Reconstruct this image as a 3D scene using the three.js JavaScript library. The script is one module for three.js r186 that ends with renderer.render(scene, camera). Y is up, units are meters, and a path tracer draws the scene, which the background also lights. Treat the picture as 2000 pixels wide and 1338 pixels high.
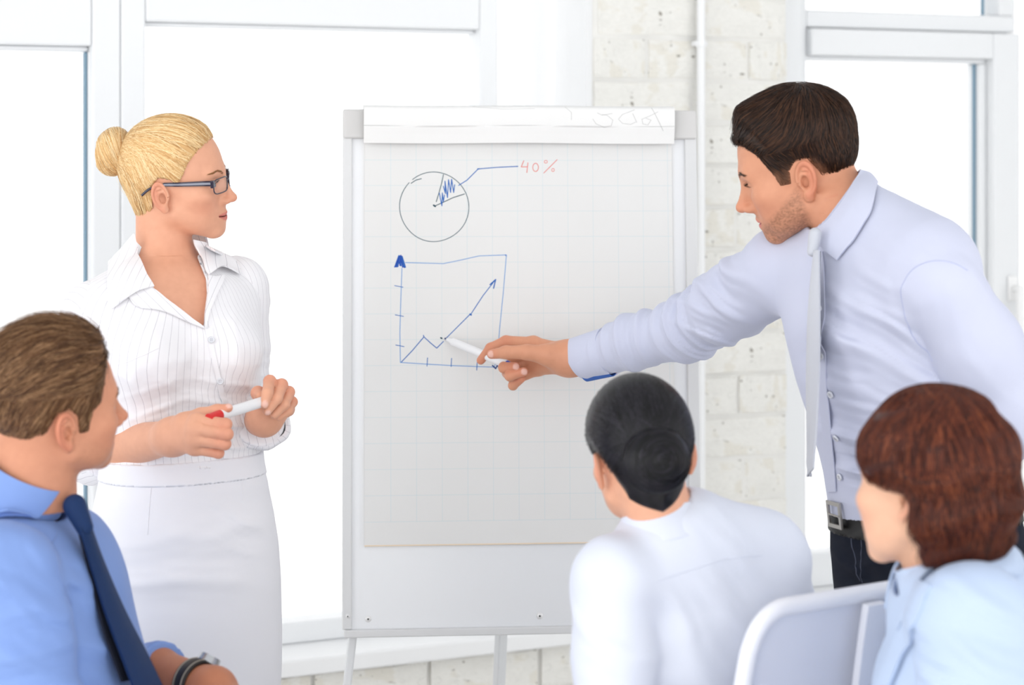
import * as THREE from 'three';
import { mergeGeometries } from 'three/addons/utils/BufferGeometryUtils.js';
import { RoundedBoxGeometry } from 'three/addons/geometries/RoundedBoxGeometry.js';
import { RectAreaLightUniformsLib } from 'three/addons/lights/RectAreaLightUniformsLib.js';

// ---------------------------------------------------------------- camera, sky, large lights, exposure
const FOCAL = 4200, EYE = 1.65, HORIZON = 280;            // focal length in pixels of a 2000 x 1338 frame
const scene = new THREE.Scene();
const camera = new THREE.PerspectiveCamera(2 * Math.atan(669 / FOCAL) * 180 / Math.PI, 2000 / 1338, 0.1, 60);
camera.position.set(0, EYE, 0);
camera.setViewOffset(2000, 1338, 0, 669 - HORIZON, 2000, 1338);   // rising front: verticals stay upright
camera.focus = 3.85; camera.userData.fStop = 3.4;
camera.updateProjectionMatrix();

scene.background = new THREE.Color(1.0, 1.0, 1.0);        // overcast white sky, blown out behind the windows
scene.backgroundIntensity = 3.4;

const renderer = new THREE.WebGLRenderer({ antialias: true });
renderer.toneMapping = THREE.LinearToneMapping;
renderer.toneMappingExposure = 0.405;
renderer.shadowMap.enabled = true;
RectAreaLightUniformsLib.init();

// the room stands turned 26 degrees from the picture plane: origin on the window wall, x along it, z into the room
const ROOM_TURN = 0.4533, CT = Math.cos(ROOM_TURN), ST = Math.sin(ROOM_TURN);
const RX0 = -0.194, RD0 = 5.0;
const ROOM = new THREE.Matrix4().makeRotationY(ROOM_TURN).setPosition(RX0, 0, -RD0);
const roomPoint = (x, y, z) => new THREE.Vector3(x, y, z).applyMatrix4(ROOM);
function unseenRoomLight(x, y, z, w, h, tx, ty, tz, power) {  // area light out of view, placed to light people and chart
  const l = new THREE.RectAreaLight(0xffffff, power, w, h);
  l.position.copy(roomPoint(x, y, z)); l.lookAt(roomPoint(tx, ty, tz)); l.name = 'unseen_room_light';
  scene.add(l);
}
for (const x of [-2.55, 0.25, 3.05]) unseenRoomLight(x, 1.6, 8.32, 2.1, 2.6, x, 1.6, 0, 3.2);      // unseen openings behind the camera, light the chart and people from the front
for (const z of [2.0, 4.6, 7.0]) unseenRoomLight(-3.82, 1.6, z, 1.8, 2.6, 0, 1.6, z, 4.4);           // unseen openings in the side wall, placed to light the people from the left

for (const z of [4.6, 7.0]) unseenRoomLight(4.32, 1.6, z, 1.8, 2.6, 0, 1.6, z, 3.6);                     // unseen openings in the opposite side wall, placed to light the lower chart

// ---------------------------------------------------------------- small helpers
const V = (x, y, z) => new THREE.Vector3(x, y, z);
const P = (px, py, d) => V((px - 1000) / FOCAL * d, EYE - (py - HORIZON) / FOCAL * d, -d);   // photo measure at a distance -> metres
const lerp = (a, b, t) => a + (b - a) * t, clamp = (x, a, b) => Math.min(b, Math.max(a, x));
const smooth = (a, b, x) => { const t = clamp((x - a) / (b - a), 0, 1); return t * t * (3 - 2 * t); };
let seed = 7;
const rnd = () => { seed |= 0; seed = seed + 0x6D2B79F5 | 0; let t = Math.imul(seed ^ seed >>> 15, 1 | seed); t = t + Math.imul(t ^ t >>> 7, 61 | t) ^ t; return ((t ^ t >>> 14) >>> 0) / 4294967296; };
const rr = (a, b) => a + (b - a) * rnd();
const hash3 = (x, y, z) => { let h = Math.imul(x, 374761393) ^ Math.imul(y, 668265263) ^ Math.imul(z, 2147483647 ^ 0x5bd1e995); h = Math.imul(h ^ h >>> 13, 1274126177); return ((h ^ h >>> 16) >>> 0) / 4294967295; };
function noise(x, y, z) {
  const i = Math.floor(x), j = Math.floor(y), k = Math.floor(z); let u = x - i, v = y - j, w = z - k;
  u = u * u * (3 - 2 * u); v = v * v * (3 - 2 * v); w = w * w * (3 - 2 * w);
  const a = lerp(lerp(hash3(i, j, k), hash3(i + 1, j, k), u), lerp(hash3(i, j + 1, k), hash3(i + 1, j + 1, k), u), v);
  const b = lerp(lerp(hash3(i, j, k + 1), hash3(i + 1, j, k + 1), u), lerp(hash3(i, j + 1, k + 1), hash3(i + 1, j + 1, k + 1), u), v);
  return lerp(a, b, w) * 2 - 1;
}
const fbm = (x, y, z) => noise(x, y, z) * 0.57 + noise(x * 2.1, y * 2.1, z * 2.1) * 0.28 + noise(x * 4.3, y * 4.3, z * 4.3) * 0.15;
const srgb = (r, g, b) => new THREE.Color().setRGB(r / 255, g / 255, b / 255, THREE.SRGBColorSpace);
const lin = (r, g, b) => { const c = srgb(r, g, b); return [c.r, c.g, c.b]; };
const mix3 = (a, b, t) => [lerp(a[0], b[0], t), lerp(a[1], b[1], t), lerp(a[2], b[2], t)];

const used = {};
function unique(name) { const n = used[name] = (used[name] ?? -1) + 1; return n ? name + '_' + String(n).padStart(3, '0') : name; }
function shade(o) { o.traverse((m) => { if (m.isMesh) { m.castShadow = true; m.receiveShadow = true; } }); return o; }
function part(name, geo, mat, parent, label) {
  const m = new THREE.Mesh(geo, mat); m.name = name; m.castShadow = m.receiveShadow = true;
  if (label) m.userData.label = label;
  parent.add(m); return m;
}
function thing(name, label, category, at = [0, 0, 0], turn = 0, group) {
  const g = new THREE.Group(); g.name = unique(name); g.position.set(...at); g.rotation.y = turn;
  g.userData = { label, category }; if (group) g.userData.group = group;
  scene.add(g); return g;
}
function structure(name, label, category) {
  const g = new THREE.Group(); g.name = name; g.applyMatrix4(ROOM); g.userData = { kind: 'structure', label, category };
  scene.add(g); return g;
}
const box = (x0, x1, y0, y1, z0, z1, r = 0) => {
  const w = x1 - x0, h = y1 - y0, d = z1 - z0;
  const g = r ? new RoundedBoxGeometry(w, h, d, 2, Math.min(r, w / 2.1, h / 2.1, d / 2.1)) : new THREE.BoxGeometry(w, h, d);
  return g.translate((x0 + x1) / 2, (y0 + y1) / 2, (z0 + z1) / 2);
};
const std = (color, roughness = 0.6, extra = {}) => new THREE.MeshPhysicalMaterial({ color, roughness, ...extra });
function tube(pts, r, seg = 32, rad = 10) { return new THREE.TubeGeometry(new THREE.CatmullRomCurve3(pts, false, 'centripetal'), seg, r, rad, false); }
function rod(a, b, r, r2 = r, rad = 16) {                 // closed cylinder between two points
  const d = b.clone().sub(a), g = new THREE.CylinderGeometry(r2, r, d.length(), rad);
  g.translate(0, d.length() / 2, 0); g.applyQuaternion(new THREE.Quaternion().setFromUnitVectors(V(0, 1, 0), d.normalize())); return g.translate(a.x, a.y, a.z);
}
// a bent sheet with thickness: f(u, v) -> point
function sheet(f, nu, nv, thick) {
  const top = [], nor = [], e = 1e-3, pos = [], nrm = [], uv = [], idx = [];
  for (let j = 0; j <= nv; j++) for (let i = 0; i <= nu; i++) {
    const u = i / nu, v = j / nv, p = f(u, v);
    const a = f(Math.min(1, u + e), v).sub(f(Math.max(0, u - e), v)), b = f(u, Math.min(1, v + e)).sub(f(u, Math.max(0, v - e)));
    const n = a.cross(b).normalize(); top.push(p); nor.push(n);
  }
  const W = nu + 1, N = top.length;
  for (const s of [1, -1]) for (let k = 0; k < N; k++) {
    const p = top[k].clone().addScaledVector(nor[k], s * thick / 2); pos.push(p.x, p.y, p.z);
    nrm.push(nor[k].x * s, nor[k].y * s, nor[k].z * s); uv.push((k % W) / nu, Math.floor(k / W) / nv);
  }
  for (let j = 0; j < nv; j++) for (let i = 0; i < nu; i++) {
    const a = j * W + i, b = a + 1, c = a + W, d = c + 1;
    idx.push(a, b, d, a, d, c, N + a, N + d, N + b, N + a, N + c, N + d);
  }
  const rim = []; for (let i = 0; i < nu; i++) rim.push([i, i + 1]); for (let j = 0; j < nv; j++) rim.push([j * W + nu, (j + 1) * W + nu]);
  for (let i = nu; i > 0; i--) rim.push([nv * W + i, nv * W + i - 1]); for (let j = nv; j > 0; j--) rim.push([j * W, (j - 1) * W]);
  for (const [a, b] of rim) { const k = pos.length / 3; for (const q of [a, b, N + a, N + b]) { pos.push(pos[q * 3], pos[q * 3 + 1], pos[q * 3 + 2]); uv.push(uv[q * 2], uv[q * 2 + 1]); }
    const ab = top[b].clone().sub(top[a]).normalize().cross(nor[a]); for (let q = 0; q < 4; q++) nrm.push(ab.x, ab.y, ab.z); idx.push(k, k + 2, k + 1, k + 1, k + 2, k + 3); }
  return bufferGeo(pos, nrm, idx, uv);
}
function bufferGeo(pos, nrm, idx, uv, col) {
  const g = new THREE.BufferGeometry();
  g.setAttribute('position', new THREE.Float32BufferAttribute(pos, 3)); g.setAttribute('normal', new THREE.Float32BufferAttribute(nrm, 3));
  g.setAttribute('uv', new THREE.Float32BufferAttribute(uv ?? new Float32Array(pos.length / 3 * 2), 2));
  if (col) g.setAttribute('color', new THREE.Float32BufferAttribute(col, 3));
  g.setIndex(Array.from(idx)); return g;
}
// ---------------------------------------------------------------- the room
const wallT = (px, r = 0) => { const k = (px - 1000) / FOCAL; return (k * (RD0 + CT * r) - (RX0 - ST * r)) / (CT - ST * k); };   // position along the window wall, r metres behind its face
const wallY = (px, py, r = 0) => EYE - (py - HORIZON) / FOCAL * (RD0 + CT * r + ST * wallT(px, r));
function speckle(w, h, fn, srgbMap = true) {
  const a = new Uint8Array(w * h * 4);
  for (let j = 0; j < h; j++) for (let i = 0; i < w; i++) { const c = fn(i / w, j / h, i, j), k = (j * w + i) * 4; a[k] = c[0]; a[k + 1] = c[1] ?? c[0]; a[k + 2] = c[2] ?? c[0]; a[k + 3] = 255; }
  const t = new THREE.DataTexture(a, w, h); t.wrapS = t.wrapT = THREE.RepeatWrapping; t.magFilter = THREE.LinearFilter; t.minFilter = THREE.LinearMipmapLinearFilter; t.generateMipmaps = true;
  if (srgbMap) t.colorSpace = THREE.SRGBColorSpace; t.needsUpdate = true; return t;
}
const plasterMap = speckle(256, 256, (u, v) => { const n = fbm(u * 8, v * 8, 1) * 3; return [240 + n, 241 + n, 242 + n]; });
const M = {
  wall: new THREE.MeshStandardMaterial({ map: plasterMap, roughness: 0.85 }),
  frame: std(srgb(238, 240, 242), 0.35),
  gasket: std(srgb(120, 150, 170), 0.5),
  glass: new THREE.MeshPhysicalMaterial({ color: 0xffffff, roughness: 0, transmission: 1, thickness: 0, ior: 1.45 }),
  sill: std(srgb(244, 245, 246), 0.3),
  floor: new THREE.MeshStandardMaterial({ map: speckle(256, 256, (u, v) => { const n = fbm(u * 3, v * 40, 4) * 14; return [234 + n * 0.6, 233 + n * 0.6, 231 + n * 0.6]; }), roughness: 0.45 }),
};
const XL = -3.9, XR = 4.4, ZB = 8.4, HC = 3.2, SILL = 0.49;
const zUV = (g, s = 1) => { const p = g.attributes.position, n = g.attributes.normal, uv = g.attributes.uv; for (let i = 0; i < p.count; i++) { const ax = Math.abs(n.getX(i)), ay = Math.abs(n.getY(i)); uv.setXY(i, s * (ax > 0.5 ? p.getZ(i) : p.getX(i)), s * (ay > 0.5 ? p.getZ(i) : p.getY(i))); } return g; };

const floor = structure('floor', 'pale grey office floor', 'floor'); part('floor_slab', zUV(box(XL - 0.3, XR + 0.3, -0.2, 0, -0.5, ZB + 0.3), 0.8), M.floor, floor);
const ceiling = structure('ceiling', 'white plaster ceiling', 'ceiling'); part('ceiling_slab', zUV(box(XL - 0.3, XR + 0.3, HC, HC + 0.2, -0.5, ZB + 0.3)), M.wall, ceiling);
const wallBack = structure('wall_back', 'white painted brick wall with tall windows', 'wall');

// openings of the window wall, in metres along it
const PIER0 = wallT(1155), PIER1 = wallT(1540), REC = 0.12, THICK = 0.42, W1L = -3.2, W3R = 3.6, TOP = 2.78;
const mortar = new THREE.MeshStandardMaterial({ map: speckle(256, 256, (u, v) => { const n = fbm(u * 14, v * 14, 2) * 10; return [234 + n, 233 + n, 229 + n]; }), roughness: 0.95 });
part('wall_core', zUV(box(XL - 0.3, XR + 0.3, 0, SILL - 0.045, -THICK, -0.045)), mortar, wallBack);                 // below the sills
part('pier_core', zUV(box(PIER0 + 0.004, PIER1 - 0.004, SILL - 0.045, TOP, -THICK, -0.0065)), mortar, wallBack);
part('plaster_reveal', box(PIER0 - 0.012, PIER0 + 0.006, SILL, TOP, -THICK, -0.004, 0.004), M.wall, wallBack);
part('lintel', zUV(box(XL - 0.3, XR + 0.3, TOP, HC, -THICK, 0)), M.wall, wallBack);
part('end_pier', zUV(box(XL - 0.3, W1L, SILL - 0.045, TOP, -THICK, 0)), M.wall, wallBack);
part('end_pier', zUV(box(W3R, XR + 0.3, SILL - 0.045, TOP, -THICK, 0)), M.wall, wallBack);
// painted bricks: every one a piece of its own
const brickMaps = [0, 1, 2].map((s) => speckle(256, 128, (u, v) => {
  const big = fbm(u * 5, v * 3, s * 9 + 1), fine = fbm(u * 30, v * 16, s * 5 + 3), chip = fbm(u * 13 + 5 * s, v * 7, s * 3 + 7), hair = Math.abs(fbm(u * 6 + 3, v * 4, s * 17 + 2));
  let c = [238, 237, 232]; const t = big * 4 + fine * 4; c = c.map((x) => x + t);
  if (big > 0.25) { const k = clamp((big - 0.25) * 2.2, 0, 0.5); c = [lerp(c[0], 226, k), lerp(c[1], 221, k), lerp(c[2], 208, k)]; }
  if (hair < 0.008) c = c.map((x) => x - 22);
  if (chip > 0.585) { const k = clamp((chip - 0.585) * 12, 0, 0.8); c = [lerp(c[0], 128, k), lerp(c[1], 122, k), lerp(c[2], 112, k)]; }
  return c.map((x) => clamp(x, 0, 255));
}));
const brickBump = speckle(256, 128, (u, v) => [128 + fbm(u * 9, v * 5, 2) * 60 + fbm(u * 40, v * 20, 6) * 40], false);
const brickMats = brickMaps.map((m) => new THREE.MeshStandardMaterial({ map: m, bumpMap: brickBump, bumpScale: 0.004, roughness: 0.8 }));
const brickGeos = [0, 1, 2, 3].map((s) => {
  const g = new THREE.BoxGeometry(1, 1, 1, 7, 3, 1), p = g.attributes.position;
  for (let i = 0; i < p.count; i++) {
    const x = p.getX(i), y = p.getY(i), z = p.getZ(i), ex = Math.abs(x) > 0.49, ey = Math.abs(y) > 0.49;
    const j = fbm(x * 4 + s * 7, y * 3, z + s), j2 = fbm(x * 5, y * 4 + s * 11, z + 4);
    if (z > 0) p.setXYZ(i, x * (ex ? 0.985 : 1) + (ex ? j * 0.012 : 0), y * (ey ? 0.95 : 1) + (ey ? j2 * 0.05 : 0), z - (ex || ey ? 0.06 : 0) + j * 0.05);
  }
  g.computeVertexNormals(); return g;
});
function brickWall(x0, x1, y0, y1, zFace, course, len, off) {
  let row = 0;
  for (let y = y0; y < y1 - 0.01; y += course, row++) {
    const h = Math.min(course, y1 - y) - 0.007, shift = ((row + off) % 2) * len * 0.47 + rr(-0.02, 0.02);
    for (let x = x0 - len + shift; x < x1 - 0.02; x += len) {
      const a = Math.max(x0, x), b = Math.min(x1, x + len - 0.008); if (b - a < 0.03) continue;
      const m = part('brick', brickGeos[Math.floor(rnd() * 4)], brickMats[Math.floor(rnd() * 3)], wallBack);
      const deep = 0.05; m.position.set((a + b) / 2, y + h / 2, zFace - deep / 2 + rr(-0.003, 0.003)); m.scale.set(b - a, h, deep); if (rnd() < 0.5) m.scale.x *= -1, m.scale.z *= 1;
      if (m.scale.x < 0) { m.scale.x *= -1; m.rotation.z = Math.PI; }
    }
  }
}
brickWall(PIER0 + 0.008, PIER1 - 0.004, SILL - 0.04, TOP, 0, 0.1045, 0.29, 0);
brickWall(wallT(-150), wallT(2250), SILL - 0.045 - 0.104 * 4, SILL - 0.046, -0.032, 0.104, 0.29, 1);

function windowUnit(name, label, x0, x1, bars, handles) {
  const w = structure(name, label, 'window'), z1 = -REC, z0 = -REC - 0.075;
  for (const b of bars) part(b.n ?? 'window_frame', box(b.x0, b.x1, b.y0, b.y1, b.zb ?? z0, b.zf ?? z1, 0.006), b.m ?? M.frame, w);
  return w;
}
const R = REC, yT = TOP, yS = SILL;
{ // left window: a sash of its own inside the outer frame
  const xf = wallT(236, R), xs = wallT(180, R), head = wallY(90, 88, R), g = -R - 0.05;
  const w = windowUnit('window_1', 'white framed window next to the wide mullion', W1L, xf, [
    { x0: xs, x1: xf, y0: yS, y1: yT }, { x0: W1L, x1: xs, y0: head, y1: yT }, { x0: W1L, x1: xs, y0: yS, y1: yS + 0.09 }, { x0: W1L, x1: W1L + 0.1, y0: yS, y1: yT },
    { n: 'glazing_bead', x0: W1L + 0.1, x1: xs, y0: head - 0.012, y1: head, zf: -R - 0.03 },
    { n: 'gasket', x0: xs - 0.009, x1: xs - 0.003, y0: yS + 0.09, y1: head - 0.012, zf: -R - 0.028, zb: -R - 0.045, m: M.gasket },
    { n: 'glazing_bead', x0: xs - 0.003, x1: xs + 0.002, y0: yS + 0.09, y1: head - 0.012, zf: -R - 0.02 },
  ]);
  part('pane', box(W1L + 0.1, xs, yS + 0.09, head, g - 0.003, g), M.glass, w);
}
{ // wide window behind the flip chart
  const xa = wallT(236, R) + 0.0005, xb = wallT(285, R), xm0 = wallT(938, R), xm1 = wallT(974, R), xe = PIER0, xd = wallT(1118, R), head = wallY(470, 46, R), g = -R - 0.05;
  const w = windowUnit('window_2', 'wide white framed window behind the flip chart', xa, xe, [
    { x0: xa, x1: xb, y0: yS, y1: yT }, { x0: xb, x1: xm0, y0: head, y1: yT }, { x0: xm0, x1: xm1, y0: yS, y1: yT }, { x0: xm1, x1: xe, y0: yT - 0.04, y1: yT },
    { x0: xb, x1: xe, y0: yS, y1: yS + 0.05 }, { x0: xd, x1: xe, y0: yS, y1: yT },
    { n: 'glazing_bead', x0: xb, x1: xm0, y0: head - 0.01, y1: head, zf: -R - 0.03 },
  ]);
  part('pane', box(xb, xm0, yS + 0.05, head, g - 0.003, g), M.glass, w); part('pane', box(xm1, xd, yS + 0.05, yT - 0.04, g - 0.003, g), M.glass, w);
}
{ // right window beyond the pier: lower casement and a light above it
  const x0 = wallT(1546, R) - 0.06, x1 = wallT(1576, R), x2 = wallT(1932, R), x3 = wallT(1984, R), x2b = wallT(1952, R), g = -R - 0.05;
  const ya = wallY(1750, 112, R), yb = wallY(1750, 60, R), yc = wallY(1750, 24, R);
  const w = windowUnit('window_3', 'white casement window behind the pointing man', x0, W3R, [
    { x0, x1: wallT(1556, R), y0: yS, y1: yT, zf: -R + 0.03 }, { x0: wallT(1556, R), x1, y0: yS, y1: yT },
    { x0: x1, x1: x2, y0: ya, y1: yb, zf: -R + 0.02 }, { x0: x1, x1: x3, y0: yb + 0.003, y1: yc }, { x0: x2, x1: x3, y0: yS, y1: yb, zf: -R + 0.02 }, { x0: x2b, x1: x3, y0: yc, y1: yT },
    { x0: x1, x1: x2, y0: yS, y1: yS + 0.09 }, { x0: x3, x1: W3R, y0: yS, y1: yS + 0.05 }, { x0: W3R - 0.08, x1: W3R, y0: yS, y1: yT }, { x0: x1, x1: W3R, y0: yT - 0.05, y1: yT },
    { n: 'glazing_bead', x0: x2 - 0.02, x1: x2, y0: yS + 0.09, y1: ya - 0.012, zf: -R - 0.01 }, { n: 'glazing_bead', x0: x1, x1: x2, y0: ya - 0.012, y1: ya, zf: -R - 0.01 },
    { n: 'gasket', x0: x2 - 0.025, x1: x2 - 0.02, y0: yS + 0.09, y1: ya - 0.012, zf: -R - 0.03, zb: -R - 0.045, m: M.gasket },
    { n: 'gasket', x0: x2b - 0.03, x1: x2b - 0.026, y0: yc, y1: yT - 0.05, zf: -R - 0.03, zb: -R - 0.045, m: M.gasket },
  ]);
  part('pane', box(x1, x2, yS + 0.09, ya, g - 0.003, g), M.glass, w); part('pane', box(x1, x2b, yc, yT - 0.05, g - 0.003, g), M.glass, w); part('pane', box(x3, W3R - 0.08, yS + 0.05, yT - 0.05, g - 0.003, g), M.glass, w);
  const hx = wallT(1966, R), hy = wallY(1966, 562, R), hm = std(srgb(250, 250, 250), 0.25);
  part('handle_plate', box(hx - 0.016, hx + 0.016, hy - 0.035, hy + 0.035, -R + 0.02, -R + 0.03, 0.004), hm, w);
  part('handle', mergeGeometries([rod(V(hx, hy, -R + 0.03), V(hx, hy, -R + 0.06), 0.009), box(hx - 0.011, hx + 0.011, hy - 0.125, hy + 0.012, -R + 0.05, -R + 0.066, 0.006)].map((g) => g.toNonIndexed())), hm, w);
}
const sillBoard = structure('trim_1', 'deep white window sill board over the brick', 'sill');
part('sill_board', box(W1L, PIER0 - 0.002, SILL - 0.042, SILL, -REC - 0.07, 0.02, 0.008), M.sill, sillBoard);
const sillBoard2 = structure('trim_2', 'white window sill board beside the brick pier', 'sill');
part('sill_board', box(PIER1 - 0.002, W3R, SILL - 0.042, SILL, -REC - 0.07, 0.02, 0.008), M.sill, sillBoard2);

// other walls, out of view; their windows are placed for light from the camera's side
const wallRear = structure('wall_rear', 'unseen white wall with three large windows placed for front light', 'wall'), wallLeft = structure('wall_left', 'unseen white wall with three windows placed for side light', 'wall'), wallRight = structure('wall_right', 'unseen white wall with two windows placed for side light', 'wall');
const LOW = 0.25, HIGH = 2.95;  // unseen openings, sized to even out the light low on the chart
let last = XL - 0.3;
for (const x of [-2.55, 0.25, 3.05]) { part('wall_panel', zUV(box(last, x - 1.1, 0, HC, ZB, ZB + 0.3)), M.wall, wallRear); last = x + 1.1; part('wall_panel', zUV(box(x - 1.1, x + 1.1, 0, LOW, ZB, ZB + 0.3)), M.wall, wallRear); part('wall_panel', zUV(box(x - 1.1, x + 1.1, HIGH, HC, ZB, ZB + 0.3)), M.wall, wallRear); part('unseen_window_pane', box(x - 1.1, x + 1.1, LOW, HIGH, ZB + 0.1, ZB + 0.104), M.glass, wallRear); part('window_frame', box(x - 0.04, x + 0.04, LOW, HIGH, ZB + 0.06, ZB + 0.14), M.frame, wallRear); }
part('wall_panel', zUV(box(last, XR + 0.3, 0, HC, ZB, ZB + 0.3)), M.wall, wallRear);
for (const [w, x0, x1, xp, zs] of [[wallLeft, XL - 0.3, XL, XL - 0.14, [2.0, 4.6, 7.0]], [wallRight, XR, XR + 0.3, XR + 0.14, [4.6, 7.0]]]) {
  last = 0;
  for (const z of zs) { part('wall_panel', zUV(box(x0, x1, 0, HC, last, z - 0.95)), M.wall, w); last = z + 0.95; part('wall_panel', zUV(box(x0, x1, 0, LOW, z - 0.95, z + 0.95)), M.wall, w); part('wall_panel', zUV(box(x0, x1, HIGH, HC, z - 0.95, z + 0.95)), M.wall, w); part('unseen_window_pane', box(xp, xp + 0.004, LOW, HIGH, z - 0.95, z + 0.95), M.glass, w); }
  part('wall_panel', zUV(box(x0, x1, 0, HC, last, ZB)), M.wall, w);
}

{ // thin white pipe running up the brick pier
  const x = wallT(1370, -0.02), g = thing('pipe', 'thin white painted pipe running up the brick pier', 'pipe', roomPoint(x, 0, 0.018).toArray(), ROOM_TURN);
  part('pipe_tube', rod(V(0, SILL - 0.02 - 0.03, 0), V(0, HC, 0), 0.0105, 0.0105, 20), M.sill, g);
  for (const y of [wallY(1370, 86), wallY(1370, 700), wallY(1370, 1080)]) part('clamp', mergeGeometries([rod(V(0, y - 0.008, 0), V(0, y + 0.008, 0), 0.0135, 0.0135, 20).toNonIndexed(), box(-0.018, 0.018, y - 0.006, y + 0.006, -0.018, 0.002, 0.002).toNonIndexed()]), M.sill, g);
}
// ---------------------------------------------------------------- flip chart
const chartCorner = { bl: P(668, 1242, 4.17), br: P(1372, 1229, 4.235), tl: P(654, 214, 4.255) };
const chartU = chartCorner.br.clone().sub(chartCorner.bl).normalize();
const chartV = chartCorner.tl.clone().sub(chartCorner.bl); const CH = chartV.length(); chartV.addScaledVector(chartU, -chartV.dot(chartU)).normalize();
const chartN = chartU.clone().cross(chartV).normalize(), CW = 0.707;
const chartBasis = new THREE.Matrix4().makeBasis(chartU, chartV, chartN);
const chartAt = (px, py, lift = 0) => {                    // where a sight line meets the board, in board metres
  const o = V(0, EYE, 0), d = P(px, py, 1).sub(o), q = chartCorner.bl.clone().addScaledVector(chartN, lift), t = q.clone().sub(o).dot(chartN) / d.dot(chartN);
  const h = o.addScaledVector(d, t).sub(chartCorner.bl); return [h.dot(chartU), h.dot(chartV)];
};
const chart = thing('flip_chart', 'white flip chart easel with a gridded paper pad and blue marker graph', 'flip chart', [chartCorner.bl.x, 0, chartCorner.bl.z]);
const chartFrame = new THREE.Matrix4().copy(chartBasis).setPosition(0, chartCorner.bl.y, 0);
const onChart = (g) => g.applyMatrix4(chartFrame);
const boardMat = std(srgb(236, 238, 241), 0.28, { clearcoat: 0.25, clearcoatRoughness: 0.2 }), aluMat = std(srgb(222, 223, 224), 0.42), capMat = std(srgb(212, 211, 210), 0.5);
part('board', onChart(box(0.012, CW - 0.012, 0.012, CH - 0.02, -0.016, 0)), boardMat, chart);
part('side_rail', onChart(box(0, 0.019, 0.012, CH - 0.03, -0.02, 0.006, 0.003)), aluMat, chart);
part('side_rail', onChart(box(CW - 0.024, CW, 0.012, CH - 0.03, -0.02, 0.006, 0.003)), aluMat, chart);
part('bottom_rail', onChart(box(0.004, CW - 0.004, -0.003, 0.012, -0.02, 0.012, 0.003)), aluMat, chart);
part('top_clamp', onChart(box(0, CW, CH - 0.058, CH, -0.022, 0.012, 0.005)), capMat, chart);
const screwMat = std(srgb(236, 236, 236), 0.25, { metalness: 0.2 }), holeMat = std(srgb(30, 30, 32), 0.7);
for (const [px, py, r] of [[679, 1203, 0.0045], [719, 1209, 0.0065], [1054, 1203, 0.0065]]) {
  const [u, v] = chartAt(px, py); const z = px < 690 ? 0.006 : 0;
  const s = part('screw', onChart(new THREE.LatheGeometry([[0.0001, 0.0026], [r * 0.55, 0.0025], [r * 0.9, 0.0012], [r, 0]].map((a) => new THREE.Vector2(...a)), 24).rotateX(Math.PI / 2).translate(u, v, z)), screwMat, chart);
  part('screw_hole', onChart(new THREE.CylinderGeometry(r * 0.28, r * 0.28, 0.001, 12).rotateX(Math.PI / 2).translate(u, v, z + 0.0026)), holeMat, s);
}
// paper with its printed grid and the marker drawing
const PX0 = 712, PX1 = 1312, PY0 = 262, PY1 = 1066, TS = 2.5;
const canvas = document.createElement('canvas'); canvas.width = 1536; canvas.height = 2044; const c2 = canvas.getContext('2d');
const [pu0, pvT] = chartAt(712, 262), [, pvB] = chartAt(720, 1067), pu1 = chartAt(1311, 290)[0], PW = pu1 - pu0, PH = pvT - pvB;
const toTex = (px, py) => { const [u, v] = chartAt(px, py, 0.004); return [(u - pu0) / PW * 1536, (pvT - v) / PH * 2044]; };
c2.fillStyle = 'rgb(231,231,230)'; c2.fillRect(0, 0, 1536, 2044);
const pen = (color, w, pts, close) => { c2.strokeStyle = color; c2.lineWidth = w; c2.lineCap = c2.lineJoin = 'round'; c2.beginPath(); pts.forEach((p, i) => { const [x, y] = toTex(...p); i ? c2.lineTo(x, y) : c2.moveTo(x, y); }); if (close) c2.closePath(); c2.stroke(); };
for (let k = 0; k < 13; k++) { const u = 0.0515 + k * 0.0503, x = u / PW * 1536; if (x > 1530) break; c2.strokeStyle = 'rgba(186,212,222,0.4)'; c2.lineWidth = 2.2; c2.beginPath(); c2.moveTo(x, 0); c2.lineTo(x, toTex(1000, 1016)[1]); c2.stroke(); }
for (let k = 0; k < 16; k++) { const y0 = toTex(1000, 313)[1], y1 = toTex(1000, 1016)[1], y = y0 + (y1 - y0) * k / 14; if (k > 14) break; c2.strokeStyle = 'rgba(186,212,222,0.42)'; c2.lineWidth = 2.2; c2.beginPath(); c2.moveTo(0, y); c2.lineTo(1536, y); c2.stroke(); }
c2.fillStyle = 'rgba(240,214,180,0.8)'; c2.fillRect(0, 2038, 1536, 6);
const BLUE = 'rgb(44,98,178)', BLU2 = 'rgb(110,154,212)', DARK = 'rgb(30,64,78)', RED = 'rgb(224,116,108)';
{ const ring = []; for (let i = 0; i <= 80; i++) { const a = -2.25 + i / 80 * 6.15, wob = 1 + 0.012 * Math.sin(a * 2 + 1); ring.push([848 + 67 * wob * Math.cos(a), 404 + 68 * Math.sin(a) * (1 + 0.008 * Math.cos(3 * a))]); } pen(DARK, 3.2, ring); pen(DARK, 3.6, [[803, 358], [812, 352], [823, 349]]); }
pen(DARK, 3.6, [[866, 341], [863, 356], [857, 378], [852, 394]]); pen(DARK, 3.8, [[848, 403], [868, 394], [885, 386], [907, 379]]); pen(DARK, 8, [[847, 401], [850, 403]]);
pen(BLUE, 4.2, [[858, 377], [863, 402], [864, 377], [866, 394], [868, 381]]); pen(BLUE, 4.4, [[866, 364], [870, 378], [869, 354], [874, 386], [876, 351], [880, 376], [882, 350], [886, 376], [888, 361]]);
pen(BLUE, 4.2, [[896, 362], [912, 352], [934, 330], [970, 327], [1011, 325]]); pen(BLUE, 5.5, [[933, 330], [936, 330]]); pen(BLUE, 5, [[1009, 325], [1011, 325]]);
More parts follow.
